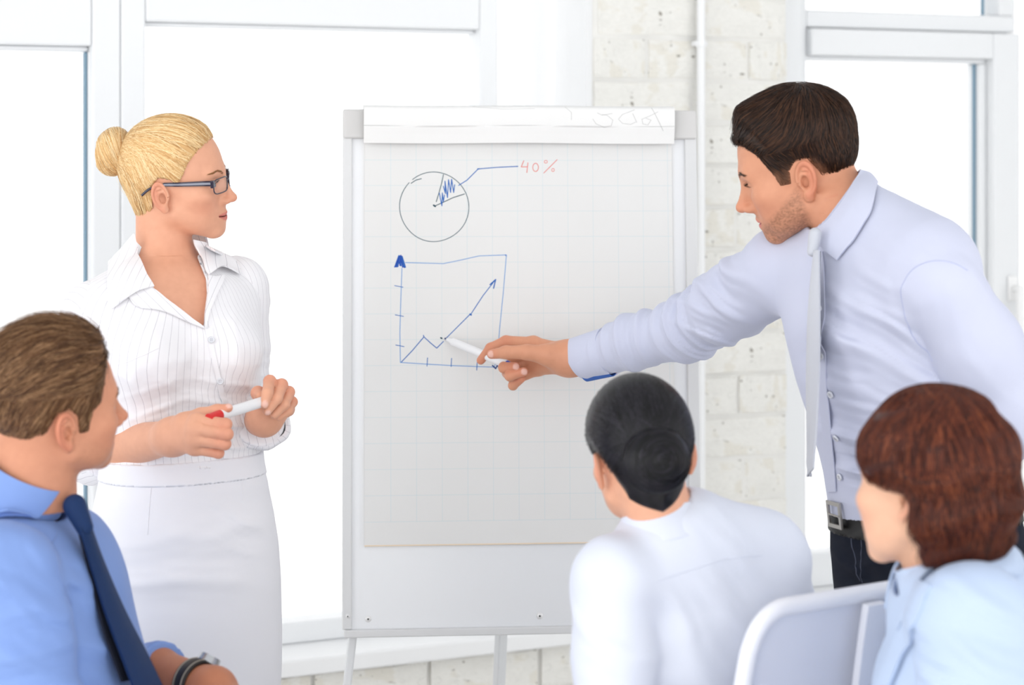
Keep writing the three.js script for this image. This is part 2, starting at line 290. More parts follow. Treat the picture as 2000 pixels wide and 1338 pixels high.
pen(RED, 3.6, [[1023, 314], [1018, 326], [1030, 326]]); pen(RED, 3.6, [[1031, 318], [1029, 337]]); { const o = []; for (let i = 0; i <= 20; i++) o.push([1046 + 5.5 * Math.cos(i * 0.33), 327 + 8 * Math.sin(i * 0.33)]); pen(RED, 3.4, o); }
pen(RED, 3.4, [[1088, 312], [1074, 326], [1062, 338]]); { const o = [], q = []; for (let i = 0; i <= 20; i++) { o.push([1066 + 3 * Math.cos(i * 0.33), 316 + 2.6 * Math.sin(i * 0.33)]); q.push([1080 + 2.6 * Math.cos(i * 0.33), 332 + 3 * Math.sin(i * 0.33)]); } pen(RED, 2.8, o); pen(RED, 2.8, q); }
for (let i = 0; i < 9; i++) pen(i % 2 ? 'rgb(24,64,168)' : BLUE, 6, [[771 + i * 2.2, 523 - (i > 2 && i < 7 ? 16 : 2) * rr(0.6, 1)], [779 + i * 0.8, 499 + rr(0, 4)], [775 + i * 2.1, 520 + rr(-6, 5)]]);
pen(BLU2, 3.6, [[785, 524], [783, 580], [781, 650], [782, 708]]); pen(BLU2, 3.6, [[792, 513], [830, 514], [866, 515], [900, 508], [935, 500], [989, 498]]); pen(BLUE, 5, [[987, 498], [989, 500]]);
pen(BLU2, 3.6, [[989, 498], [983, 570], [976, 640], [972, 690], [966, 716]]); pen(BLU2, 3.8, [[782, 708], [830, 711], [880, 714], [930, 716], [966, 717]]);
for (const [x, y] of [[779, 560], [780, 617], [781, 676]]) pen(BLUE, 3.4, [[x - 8, y - 2], [x + 8, y + 1]]);
for (const [x, y] of [[834, 706], [881, 707], [931, 714]]) pen(BLUE, 3.6, [[x + 1, y - 7], [x, y + 9]]);
pen(BLUE, 4.2, [[784, 707], [806, 684], [828, 658], [827, 655]]); pen(BLUE, 4, [[828, 658], [841, 670], [853, 680], [866, 667]]); pen(BLUE, 4, [[872, 660], [895, 637], [919, 613]]); pen(BLUE, 8, [[918, 614], [920, 615]]); pen(BLUE, 4, [[920, 613], [943, 578], [967, 547]]);
pen(BLUE, 5.5, [[957, 556], [968, 546], [964, 563]]); pen(DARK, 7, [[861, 660], [863, 661]]); pen('rgb(24,54,120)', 6, [[962, 714], [968, 720], [972, 712], [974, 720]]);
const paperTex = new THREE.CanvasTexture(canvas); paperTex.colorSpace = THREE.SRGBColorSpace; paperTex.anisotropy = 8;
const paperMat = new THREE.MeshStandardMaterial({ map: paperTex, roughness: 0.85 }), paperPlain = std(srgb(240, 240, 239), 0.85), paperEdge = std(srgb(238, 226, 206), 0.9);
part('paper_pad', onChart(box(pu0 + 0.001, pu1 - 0.001, pvB + 0.0015, pvT, 0.0005, 0.004)), paperEdge, chart);
part('front_page', onChart(new THREE.PlaneGeometry(PW, PH, 12, 12).translate((pu0 + pu1) / 2, (pvB + pvT) / 2, 0.0046)), paperMat, chart, 'gridded page with a pie chart, a rising line graph and 40%');
{ // pages thrown back over the top edge
  const cv = document.createElement('canvas'); cv.width = 1536; cv.height = 256; const cc = cv.getContext('2d'); cc.fillStyle = 'rgb(241,241,240)'; cc.fillRect(0, 0, 1536, 256);
  const px2 = (x, y) => [(x - 712) / 600 * 1536, (y - 208) / 72 * 200 + 20];
  const st = (pts, w = 2.6) => { cc.strokeStyle = 'rgba(150,150,150,0.55)'; cc.lineWidth = w; cc.lineCap = 'round'; cc.beginPath(); pts.forEach((p, i) => { const [x, y] = px2(...p); i ? cc.lineTo(x, y) : cc.moveTo(x, y); }); cc.stroke(); };
  st([[1163, 225], [1172, 230], [1192, 226]]); st([[1154, 238], [1160, 248], [1176, 255], [1190, 252], [1193, 240], [1182, 230], [1172, 228]]); st([[1236, 218], [1212, 228], [1204, 238], [1212, 247], [1228, 249], [1238, 244]]); st([[1232, 226], [1240, 245]]); st([[1282, 222], [1268, 230], [1250, 238], [1252, 248], [1262, 250], [1268, 240], [1258, 236]]); st([[1270, 214], [1292, 262]], 3); st([[1100, 212], [1112, 224], [1112, 240]], 2); st([[920, 212], [980, 218], [1040, 216]], 1.6);
  const tx = new THREE.CanvasTexture(cv); tx.colorSpace = THREE.SRGBColorSpace;
  const yb = chartAt(1000, 281)[1], prof = [];
  for (const [y, z] of [[yb, 0.016], [yb + 0.016, 0.021], [CH - 0.03, 0.028], [CH + 0.0, 0.027], [CH + 0.006, 0.016], [CH + 0.008, 0.0], [CH + 0.006, -0.02], [CH - 0.02, -0.034], [CH - 0.3, -0.06], [CH - 0.62, -0.07]]) prof.push(V(0, y, z));
  const cur = new THREE.CatmullRomCurve3(prof, false, 'centripetal');
  const g = sheet((u, v) => { const q = cur.getPoint(v); return V(lerp(pu0 - 0.002, pu1 + 0.003, u), q.y - 0.0008 * Math.sin(u * 9), q.z + 0.0012 * Math.sin(u * 14 + 1) * (v < 0.2 ? 1 : 0.2)); }, 40, 80, 0.0012);
  const uvA = g.attributes.uv, pA = g.attributes.position; for (let i = 0; i < uvA.count; i++) uvA.setXY(i, (pA.getX(i) - pu0) / PW, clamp((pA.getY(i) - yb) / 0.078, 0, 1) * 0.9 + 0.05 + (pA.getZ(i) < 0 ? 5 : 0)); tx.wrapT = THREE.ClampToEdgeWrapping;
  part('turned_page', onChart(g), new THREE.MeshStandardMaterial({ map: tx, roughness: 0.8 }), chart, 'page folded back over the top with faint show-through pencil marks');
}
{ // tripod legs
  const legMat = std(srgb(226, 228, 230), 0.35), o = V(chartCorner.bl.x, 0, chartCorner.bl.z);
  const leg = (a, b, w = 0.026, dep = 0.016, name = 'leg') => { const d = b.clone().sub(a), L = d.length(), g = new RoundedBoxGeometry(w, L, dep, 2, 0.004).translate(0, L / 2, 0); g.applyQuaternion(new THREE.Quaternion().setFromUnitVectors(V(0, 1, 0), d.normalize())); g.translate(a.x - o.x, a.y, a.z - o.z); const m = part(name, g, legMat, chart); if (name === 'leg') part('rubber_foot', rod(V(b.x - o.x, 0, b.z - o.z), V(b.x - o.x, 0.03, b.z - o.z), 0.017, 0.014, 16), holeMat, m); };
  const on = (u, v, z) => chartCorner.bl.clone().addScaledVector(chartU, u).addScaledVector(chartV, v).addScaledVector(chartN, z);
  for (const [u0, px] of [[0.13, 690], [CW - 0.13, 1350]]) { const top = on(u0, 0.9, -0.03), low = on(chartAt(px, 1244)[0], 0, -0.03); if (px < 900) { const q = P(678, 1338, 4.19), k = (low.y - 0.01) / (low.y - q.y); leg(top, low, 0.026, 0.016, 'upper_leg_tube'); const m = low.clone().lerp(q, k); leg(low, m); } else { const m = low.clone(); leg(top, low, 0.026, 0.016, 'upper_leg_tube'); m.x += 0.09; m.z += 0.05; m.y = 0.01; leg(low, m); } }
  const c = P(979, 1236, 4.42), top = on(0.36, 0.94, -0.045), d3 = c.clone().sub(top), k3 = (top.y - 0.01) / (top.y - c.y); leg(top, top.clone().addScaledVector(d3, k3));
}
// ---------------------------------------------------------------- distance fields for bodies and cloth
const smin = (a, b, k) => { const h = Math.max(k - Math.abs(a - b), 0) / k; return Math.min(a, b) - h * h * k * 0.25; };
const smax = (a, b, k) => -smin(-a, -b, k);
const ell = (x, y, z, a, b, c) => { const k0 = Math.sqrt(x * x / (a * a) + y * y / (b * b) + z * z / (c * c)), k1 = Math.sqrt(x * x / (a * a * a * a) + y * y / (b * b * b * b) + z * z / (c * c * c * c)); return k1 < 1e-9 ? -Math.min(a, b, c) : k0 * (k0 - 1) / k1; };
const sph = (x, y, z, r) => Math.sqrt(x * x + y * y + z * z) - r;
function seg(x, y, z, ax, ay, az, ra, bx, by, bz, rb) {    // tapered capsule
  const dx = bx - ax, dy = by - ay, dz = bz - az, h = clamp(((x - ax) * dx + (y - ay) * dy + (z - az) * dz) / (dx * dx + dy * dy + dz * dz), 0, 1);
  const ex = x - ax - dx * h, ey = y - ay - dy * h, ez = z - az - dz * h; return Math.sqrt(ex * ex + ey * ey + ez * ez) - (ra + (rb - ra) * h);
}
const bone = (a, ra, b, rb) => (x, y, z) => seg(x, y, z, a.x, a.y, a.z, ra, b.x, b.y, b.z, rb);
const chain = (pts, k = 0.02) => { const f = []; for (let i = 0; i + 1 < pts.length; i++) f.push(bone(pts[i][0], pts[i][1], pts[i + 1][0], pts[i + 1][1])); return (x, y, z) => { let d = f[0](x, y, z); for (let i = 1; i < f.length; i++) d = smin(d, f[i](x, y, z), k); return d; }; };
const join = (k, ...fs) => (x, y, z) => { let d = fs[0](x, y, z); for (let i = 1; i < fs.length; i++) d = smin(d, fs[i](x, y, z), k); return d; };
const ball = (c, r) => (x, y, z) => sph(x - c.x, y - c.y, z - c.z, r);
const ballE = (c, R3, U, F, a, b, e) => (x, y, z) => { const px = x - c.x, py = y - c.y, pz = z - c.z; return ell(px * R3.x + py * R3.y + pz * R3.z, px * U.x + py * U.y + pz * U.z, px * F.x + py * F.y + pz * F.z, a, b, e); };
const grow = (f, r) => (x, y, z) => f(x, y, z) - r;
// trunk: ellipses stacked along an axis. stations: [t, along right, along front, half width, half depth]
function trunk(O, A, Rt, Fr, st, ex = 2.3) {
  const t0 = st[0][0], t1 = st[st.length - 1][0];
  return (x, y, z) => {
    const px = x - O.x, py = y - O.y, pz = z - O.z, t = px * A.x + py * A.y + pz * A.z, tc = clamp(t, t0, t1);
    let i = 0; while (i < st.length - 2 && tc > st[i + 1][0]) i++;
    const p = st[i], q = st[i + 1], l = (tc - p[0]) / (q[0] - p[0]), pp = st[Math.max(0, i - 1)], qq = st[Math.min(st.length - 1, i + 2)];
    const it = (n) => { const m0 = (q[n] - pp[n]) / (q[0] - pp[0]) * (q[0] - p[0]), m1 = (qq[n] - p[n]) / (qq[0] - p[0]) * (q[0] - p[0]), l2 = l * l, l3 = l2 * l; return (2 * l3 - 3 * l2 + 1) * p[n] + (l3 - 2 * l2 + l) * m0 + (3 * l2 - 2 * l3) * q[n] + (l3 - l2) * m1; };
    const a = it(3), b = it(4), u = px * Rt.x + py * Rt.y + pz * Rt.z - it(1), w = px * Fr.x + py * Fr.y + pz * Fr.z - it(2);
    const qx = Math.abs(u) / a, qz = Math.abs(w) / b, s = Math.pow(qx, ex) + Math.pow(qz, ex), Q = Math.pow(s, 1 / ex);
    const r = Math.sqrt(u * u + w * w), d = Q < 1e-4 ? -Math.min(a, b) : r * (1 - 1 / Q);
    const over = Math.abs(t - tc); return over > 0 ? (d > 0 ? Math.sqrt(d * d + over * over) : Math.max(d, over)) : d;
  };
}
// soft folds of cloth: [centre, reach, direction across the folds, folds per metre, depth]
const folds = (f, list) => (x, y, z) => {
  let d = f(x, y, z); if (d > 0.03 || d < -0.03) return d;
  for (const [c, r, n, fr, amp] of list) {
    const px = x - c.x, py = y - c.y, pz = z - c.z, q = (px * px + py * py + pz * pz) / (r * r); if (q > 4) continue;
    const ph = (px * n.x + py * n.y + pz * n.z) * fr * 6.283 + 2.2 * noise(x * 9 + fr, y * 9, z * 9);
    const s = Math.sin(ph); d -= amp * Math.exp(-q * 1.2) * (s > 0 ? s * s : -0.5 * s * s) * (0.6 + 0.6 * noise(x * 14, y * 14 + fr, z * 14));
  }
  return d;
};
const rumple = (f, amp, fr) => (x, y, z) => { const d = f(x, y, z); return d > 0.03 || d < -0.03 ? d : d + amp * fbm(x * fr, y * fr, z * fr); };
const cutBy = (f, c, n, k = 0.002) => { const o = n.dot(c); return (x, y, z) => smax(f(x, y, z), x * n.x + y * n.y + z * n.z - o, k); };   // keeps what lies against n

const grad = (f, x, y, z, e, o) => { o.set(f(x + e, y, z) - f(x - e, y, z), f(x, y + e, z) - f(x, y - e, z), f(x, y, z + e) - f(x, y, z - e)); return o.normalize(); };
// surface nets over a box, blocks far from the surface skipped
function mesh(f, lo, hi, cell, opt = {}) {
  const B = 6, n = [0, 1, 2].map((k) => Math.ceil((hi.getComponent(k) - lo.getComponent(k)) / cell / B) * B + 1), [nx, ny, nz] = n, D = new Float32Array(nx * ny * nz).fill(1);
  const half = B * cell * 0.87;
  for (let bz = 0; bz < nz - 1; bz += B) for (let by = 0; by < ny - 1; by += B) for (let bx = 0; bx < nx - 1; bx += B) {
    const c = f(lo.x + (bx + B / 2) * cell, lo.y + (by + B / 2) * cell, lo.z + (bz + B / 2) * cell), far = Math.abs(c) > half * 1.7 + 0.004;
    for (let k = 0; k <= B; k++) for (let j = 0; j <= B; j++) for (let i = 0; i <= B; i++) {
      const q = ((bz + k) * ny + by + j) * nx + bx + i; if (far) { if (D[q] === 1) D[q] = c < 0 ? -0.999 : 1; } else if (D[q] === 1 || D[q] === -0.999) D[q] = f(lo.x + (bx + i) * cell, lo.y + (by + j) * cell, lo.z + (bz + k) * cell);
    }
  }
  const id = new Int32Array(nx * ny * nz).fill(-1), pos = [], nrm = [], idx = [], g = new THREE.Vector3(), o = [0, 1, nx, nx + 1, nx * ny, nx * ny + 1, nx * ny + nx, nx * ny + nx + 1];
  const E = [[0, 1], [2, 3], [4, 5], [6, 7], [0, 2], [1, 3], [4, 6], [5, 7], [0, 4], [1, 5], [2, 6], [3, 7]];
  for (let k = 0; k < nz - 1; k++) for (let j = 0; j < ny - 1; j++) for (let i = 0; i < nx - 1; i++) {
    const q = (k * ny + j) * nx + i; let m = 0; for (let e = 0; e < 8; e++) if (D[q + o[e]] < 0) m |= 1 << e; if (m === 0 || m === 255) continue;
    let sx = 0, sy = 0, sz = 0, c = 0;
    for (const [a, b] of E) { const A = D[q + o[a]], C = D[q + o[b]]; if ((A < 0) === (C < 0)) continue; const t = A / (A - C); sx += (a & 1) + ((b & 1) - (a & 1)) * t; sy += (a >> 1 & 1) + ((b >> 1 & 1) - (a >> 1 & 1)) * t; sz += (a >> 2) + ((b >> 2) - (a >> 2)) * t; c++; }
    let x = lo.x + (i + sx / c) * cell, y = lo.y + (j + sy / c) * cell, z = lo.z + (k + sz / c) * cell; grad(f, x, y, z, cell * 0.45, g);
    const d = clamp(f(x, y, z), -cell * 0.5, cell * 0.5); x -= g.x * d * 0.8; y -= g.y * d * 0.8; z -= g.z * d * 0.8;
    id[q] = pos.length / 3; pos.push(x, y, z); nrm.push(g.x, g.y, g.z);
  }
  const quad = (a, b, c, d, flip) => { if (a < 0 || b < 0 || c < 0 || d < 0) return; flip ? idx.push(a, c, b, a, d, c) : idx.push(a, b, c, a, c, d); };
  for (let k = 1; k < nz - 1; k++) for (let j = 1; j < ny - 1; j++) for (let i = 1; i < nx - 1; i++) {
    const q = (k * ny + j) * nx + i, s = D[q] < 0;
    if (s !== D[q + 1] < 0) quad(id[q - nx - nx * ny], id[q - nx * ny], id[q], id[q - nx], !s);
    if (s !== D[q + nx] < 0) quad(id[q - 1 - nx * ny], id[q - 1], id[q], id[q - nx * ny], !s);
    if (s !== D[q + nx * ny] < 0) quad(id[q - 1 - nx], id[q - nx], id[q], id[q - 1], !s);
  }
  const N = pos.length / 3, uv = new Float32Array(N * 2), col = opt.color ? new Float32Array(N * 3) : null;
  for (let i = 0; i < N; i++) {
    const x = pos[i * 3], y = pos[i * 3 + 1], z = pos[i * 3 + 2];
    if (opt.uv) { const t = opt.uv(x, y, z, nrm[i * 3], nrm[i * 3 + 1], nrm[i * 3 + 2]); uv[i * 2] = t[0]; uv[i * 2 + 1] = t[1]; } else { uv[i * 2] = x + z * 0.6; uv[i * 2 + 1] = y; }
    if (col) { const t = opt.color(x, y, z, nrm[i * 3], nrm[i * 3 + 1], nrm[i * 3 + 2]); col[i * 3] = t[0]; col[i * 3 + 1] = t[1]; col[i * 3 + 2] = t[2]; }
  }
  return bufferGeo(pos, nrm, idx, uv, col);
}
const around = (pts, pad) => { const b = new THREE.Box3().setFromPoints(pts); return [b.min.subScalar(pad), b.max.addScalar(pad)]; };
function sight(f, px, py, d0 = 2, d1 = 5) {                // first point of a surface along a line of sight
  const o = V(0, EYE, 0), dir = P(px, py, 1).sub(o).normalize(); let t = d0;
  for (let i = 0; i < 200 && t < d1; i++) { const q = o.clone().addScaledVector(dir, t), d = f(q.x, q.y, q.z); if (d < 0.0006) return q; t += Math.max(d * 0.6, 0.0006); }
  return null;
}
const gTmp = new THREE.Vector3();
const settle = (f, p, off, times = 4) => { for (let i = 0; i < times; i++) { grad(f, p.x, p.y, p.z, 0.001, gTmp); p.addScaledVector(gTmp, off - f(p.x, p.y, p.z)); } return p; };
// locks of hair: thin ribbons that follow a path, with rounded normals
function locks(list) {
  const pos = [], nrm = [], idx = [], col = [], t = V(0, 0, 0), s = V(0, 0, 0);
  for (const { pts, nor, w, c } of list) {
    const b = pos.length / 3, n = pts.length;
    for (let i = 0; i < n; i++) {
      t.copy(pts[Math.min(n - 1, i + 1)]).sub(pts[Math.max(0, i - 1)]); s.copy(t).cross(nor[i]).normalize();
      const f = i / (n - 1), ww = w * (0.35 + 0.65 * Math.sin(Math.PI * Math.min(1, 0.12 + f * 0.95))) ;
      for (const q of [-1, 0, 1]) { const up = q ? -0.25 * ww : 0.12 * ww; pos.push(pts[i].x + s.x * q * ww / 2 + nor[i].x * up, pts[i].y + s.y * q * ww / 2 + nor[i].y * up, pts[i].z + s.z * q * ww / 2 + nor[i].z * up);
        const nx = nor[i].x + s.x * q * 0.75, ny = nor[i].y + s.y * q * 0.75, nz = nor[i].z + s.z * q * 0.75, l = Math.hypot(nx, ny, nz); nrm.push(nx / l, ny / l, nz / l); col.push(c[0], c[1], c[2]); }
      if (i) { const k = b + i * 3; for (const q of [0, 1]) idx.push(k + q - 3, k + q - 2, k + q + 1, k + q - 3, k + q + 1, k + q); }
    }
  }
  return bufferGeo(pos, nrm, idx, null, col);
}
// a path over a surface through given points
function overlay(f, ctrl, off, n, wob = 0) {
  const cur = ctrl.length > 2 ? new THREE.CatmullRomCurve3(ctrl, false, 'centripetal') : new THREE.LineCurve3(ctrl[0], ctrl[1]), pts = [], nor = [];
  for (let i = 0; i < n; i++) { const q = cur.getPoint(i / (n - 1)); settle(f, q, typeof off === 'function' ? off(i / (n - 1)) : off, 3); if (wob) q.add(V(rr(-wob, wob), rr(-wob, wob), rr(-wob, wob))); pts.push(q); nor.push(grad(f, q.x, q.y, q.z, 0.002, V(0, 0, 0)).clone()); }
  return { pts, nor };
}
const poly2 = (pts) => (x, y) => {                         // signed distance to an outline
  let d = 1e9, s = 1; const n = pts.length;
  for (let i = 0, j = n - 1; i < n; j = i++) { const ex = pts[j][0] - pts[i][0], ey = pts[j][1] - pts[i][1], wx = x - pts[i][0], wy = y - pts[i][1], h = clamp((wx * ex + wy * ey) / (ex * ex + ey * ey), 0, 1), bx = wx - ex * h, by = wy - ey * h; d = Math.min(d, bx * bx + by * by);
    const c1 = y >= pts[i][1], c2_ = y < pts[j][1], c3 = ex * wy > ey * wx; if ((c1 && c2_ && c3) || (!c1 && !c2_ && !c3)) s = -s; }
  return s * Math.sqrt(d);
};

// ---------------------------------------------------------------- heads: own axes, x to the person's left, y up, z forward, origin between the ears
function headField(o = {}) {
  const s = { low: 0.89, jaw: 1, nose: 1, brow: 1, lip: 1, chin: 1, lids: 0.0045, ear: 1, open: 0, smile: 0, fold: 1, earY: 0, cheek: 1, noseUp: 0, ...o };
  const core = (x, y, z) => {
    if (y < 0) y /= s.low;
    const ax = Math.abs(x);
    let d = ell(x, y - 0.046, z + 0.004, 0.0755, 0.09, 0.0985);
    d = smin(d, ell(x, y + 0.012, z - 0.032, 0.0605 * s.jaw, 0.084, 0.0605), 0.035);
    d = smin(d, seg(ax, y, z, 0.049 * s.jaw, -0.05, 0.012, 0.021, 0.014 * s.jaw, -0.094, 0.071, 0.0185), 0.03);
    d = smin(d, ell(x, y + 0.097, z - 0.079, 0.0165 * s.chin, 0.0145, 0.0145 * s.chin), 0.016);
    d = smin(d, ell(ax - 0.045, y + 0.012, z - 0.06, 0.022, 0.018, 0.024 * s.cheek), 0.03);
    d = smin(d, ell(ax - 0.036 * s.jaw, y + 0.05, z - 0.05, 0.021 * s.jaw, 0.032, 0.03), 0.03);
    d = smin(d, seg(ax, y, z, 0, 0.028, 0.0895, 0.0085 * s.brow, 0.036, 0.034, 0.078, 0.0095 * s.brow), 0.02);
    return d;
  };
  const face = (x, y, z) => {
    const ax = Math.abs(x); let d = core(x, y, z); const y1 = y; if (y < 0) y /= s.low;
    if (z > 0.03 && d < 0.06 && d > -0.06) {
      d = smax(d, -ell(ax - 0.032, y - 0.01, z - 0.103, 0.017, 0.0105, 0.0165), 0.014);
      { // lids round the eyeball
        const ex = ax - 0.0315, ey = y - 0.0095, ez = z - 0.0775, ball_ = sph(ex, ey, ez, 0.0137), tilt = ey + 0.08 * ex - 0.0008;
        const gap = s.lids - 14 * ex * ex, lid = smax(ball_, Math.min(gap - Math.abs(tilt), ez), 0.0012);
        d = smin(d, ez > 0 ? lid : ball_, 0.004);
        if (ez > 0.002 && gap > 0) d = smax(d, -Math.max(Math.abs(tilt) - gap, -(sph(ex, ey, ez, 0.0121)), 0.004 - ez), 0.0012);
      }
      const n = s.nose, u = s.noseUp;
      d = smin(d, seg(x, y, z, 0, 0.012, 0.082, 0.01, 0, -0.03 + u, 0.09, 0.0135), 0.014);
      d = smin(d, seg(x, y, z, 0, 0.02, 0.0915, 0.0062, 0, -0.024 + u, 0.0915 + 0.0215 * n, 0.0082 * n), 0.012);
      d = smin(d, ell(x, y + 0.0285 - u, z - 0.0935 - 0.0205 * n, 0.0092 * n, 0.0085 * n, 0.0095 * n), 0.009);
      d = smin(d, ell(ax - 0.0118 * n, y + 0.033 - u, z - 0.1, 0.0066 * n, 0.0072 * n, 0.0115 * n), 0.008);
      d = smax(d, -ell(ax - 0.0062 * n, y + 0.0415 - u, z - 0.0945 - 0.0135 * n, 0.0032, 0.0035, 0.006), 0.003);
      d = smin(d, ell(x, y + 0.064, z - 0.077, 0.028, 0.024, 0.0205), 0.02);
      const L = s.lip, cy = -0.064 + s.smile * 0.004, cx = 0.0235 + s.smile * 0.0045, op = s.open;
      let up = Math.min(seg(ax, y, z, 0.0022, -0.0575, 0.0966, 0.0040 * L, 0.0125, -0.0605, 0.0925, 0.0038 * L), seg(ax, y, z, 0.0125, -0.0605, 0.0925, 0.0038 * L, cx, cy, 0.082 - s.smile * 0.004, 0.0022));
      let lo = Math.min(seg(ax, y, z, 0, -0.0705 - op, 0.0945 - op * 0.4, 0.0050 * L, 0.0115, -0.0695 - op * 0.9, 0.0908 - op * 0.3, 0.0046 * L), seg(ax, y, z, 0.0115, -0.0695 - op * 0.9, 0.0908 - op * 0.3, 0.0046 * L, cx, cy - 0.001, 0.0815 - s.smile * 0.004, 0.0022));
      d = smin(d, up, 0.005); d = smin(d, lo, 0.006);
      const my = -0.0652 - op * 0.5 - (ax / cx) * (ax / cx) * (-cy - 0.0652 + 0.001 - op * 0.5) * 1.0;
      d = smax(d, -Math.max(Math.abs(y - my) - 0.0011 - op * 0.42 * Math.max(0, 1 - (ax / cx) ** 2), ax - cx + 0.001, 0.091 - 0.021 * (ax / cx) ** 2 - z), 0.002);
      if (s.fold) d = smax(d, -seg(ax, y, z, 0.024, -0.036, 0.0975, 0.0015, 0.036, -0.062, 0.0865, 0.002), 0.012);   // fold beside the mouth
    }
    y = y1; if (ax > 0.05 && z < 0.05 && z > -0.06 && y < 0.05 && y > -0.06 && s.ear) {
      const E = s.ear, cx = ax - 0.0705, cy = y + 0.001 + s.earY, cz = z + 0.011, w0 = cx * 0.945 + cz * 0.327, u0 = cz * 0.945 - cx * 0.327, c = 0.978, q = 0.208;
      const u = (u0 * c - cy * q * -1) / E, v = (cy * c - u0 * q) / E, w = (w0 - 0.006) / E;   // u forward, v up, w out of the ear
      let e = ell(u + 0.001, v - 0.003, w + 0.001, 0.0165, 0.0295, 0.0048);
      const rq = Math.sqrt((u / 0.0165) ** 2 + ((v - 0.004) / 0.0285) ** 2), ringD = (rq - 0.97) * 0.019, cutF = v < -0.002 ? Math.max(0, u - 0.001) * 0.8 : 0;
      e = smin(e, Math.sqrt(ringD * ringD + (w - 0.0035) ** 2) - 0.0034 + cutF, 0.004);
      const r2 = Math.sqrt(((u - 0.001) / 0.0105) ** 2 + ((v - 0.0) / 0.019) ** 2), ring2 = (r2 - 0.97) * 0.0125;
      e = smin(e, Math.sqrt(ring2 * ring2 + (w - 0.002) ** 2) - 0.0026 + (u > 0.003 ? (u - 0.003) * 0.6 : 0), 0.003);
      e = smax(e, -ell(u - 0.0035, v + 0.002, w - 0.006, 0.0082, 0.0125, 0.0115), 0.003);
      e = smin(e, ell(u - 0.001, v + 0.0265, w - 0.0015, 0.0085, 0.0095, 0.0048), 0.005);
      e = smin(e, ell(u - 0.013, v + 0.004, w + 0.001, 0.0045, 0.0065, 0.0045), 0.004);
      d = smin(d, e * E, 0.004); d = smax(d, -ell(u - 0.0035, v + 0.003, w + 0.001, 0.0062, 0.0095, 0.0075) * E, 0.003); d = smax(d, -seg(u, v, w, -0.004, 0.016, 0.0035, 0.0016, 0.006, 0.0155, 0.0035, 0.002) * E, 0.003);
    }
    return d;
  };
  return { core, face, s };
}
function headAxes(at, yaw, pitch, roll, scale) {           // yaw 0 faces the camera, positive towards picture right
  return new THREE.Matrix4().makeTranslation(at.x, at.y, at.z).multiply(new THREE.Matrix4().makeRotationFromEuler(new THREE.Euler(pitch, yaw, roll, 'YXZ'))).multiply(new THREE.Matrix4().makeScale(scale, scale, scale));
}
// skin tone with freckled noise, redder cheeks and nose, ears redder with backlight glow painted in, lips and, where worn, stubble
function skinTone(base, o = {}) {
  const red = mix3(base, lin(214, 108, 84), 0.5), lip = o.lip ?? lin(198, 104, 96), beard = o.beard ?? lin(122, 84, 62);
  return (x, y, z) => {
    if (y < 0) y /= 0.89;
    let c = base; const ax = Math.abs(x), n = fbm(x * 90, y * 90, z * 90), g = (cx, cy, cz, r) => Math.exp(-((ax - cx) ** 2 + (y - cy) ** 2 + (z - cz) ** 2) / (r * r));
    c = mix3(c, red, clamp(0.42 * g(0.046, -0.03, 0.07, 0.026) + 0.5 * g(0, -0.032, 0.118, 0.017) + 0.65 * (ax > 0.068 && z < 0.02 && z > -0.05 && y < 0.04 && y > -0.045 && ax < 0.1 ? smooth(0.076, 0.084, ax) : 0), 0, 1));
    if (z > 0.07) {
      const wide = o.mouth ?? 0.0245, t = ax / wide, cyv = -0.0645; if (t < 1.05) { const yy = y - cyv - 0.0042 * t * t * (o.smile ?? 0), hUp = 0.0095 * (1 - 0.75 * t * t), hLo = 0.0115 * (1 - 0.8 * t * t) + (o.open ?? 0), k = smooth(-0.0006, 0.0022, yy > 0 ? hUp - yy : hLo + yy); c = mix3(c, lip, 0.82 * k * smooth(1.05, 0.9, t)); }
    }
    if (o.stubble) {
      const bl = -0.002 - (z - 0.012) * 0.72, jawline = smooth(bl, bl - 0.02, y) * smooth(0.002, 0.016, z), mouth = Math.exp(-((ax / 0.026) ** 4 + ((y + 0.064) / 0.011) ** 4)), cheek = Math.exp(-(((ax - 0.032) / 0.016) ** 2 + ((y + 0.034) / 0.02) ** 2)), moust = Math.exp(-((ax / 0.028) ** 4 + ((y + 0.051) / 0.006) ** 2)) * (z > 0.07 ? 1 : 0), neck = smooth(-0.1, -0.125, y);
      const k = clamp((jawline + moust * 0.9) * (1 - 0.9 * mouth) * (1 - 0.35 * cheek) * (1 - neck), 0, 1) * o.stubble; c = mix3(c, beard, k * (0.6 + 0.5 * noise(x * 420, y * 420, z * 420)));
    }
    return [c[0] * (1 + n * 0.05), c[1] * (1 + n * 0.07), c[2] * (1 + n * 0.07)];
  };
}
const skinMat = new THREE.MeshPhysicalMaterial({ vertexColors: true, roughness: 0.52, specularIntensity: 0.7, sheen: 0.25, sheenRoughness: 0.5, sheenColor: new THREE.Color(1, 0.85, 0.78) });
const hairMat = new THREE.MeshPhysicalMaterial({ vertexColors: true, roughness: 0.4, specularIntensity: 0.4, side: THREE.DoubleSide });
const tint = (g, c) => { const n = g.attributes.position.count, a = new Float32Array(n * 3); for (let i = 0; i < n; i++) a.set(c, i * 3); g.setAttribute('color', new THREE.BufferAttribute(a, 3)); return g; };
const mergeAll = (gs) => mergeGeometries(gs.map((g) => { const k = g.index ? g.toNonIndexed() : g; for (const n of Object.keys(k.attributes)) if (!['position', 'normal', 'uv', 'color'].includes(n)) k.deleteAttribute(n); return k; }));
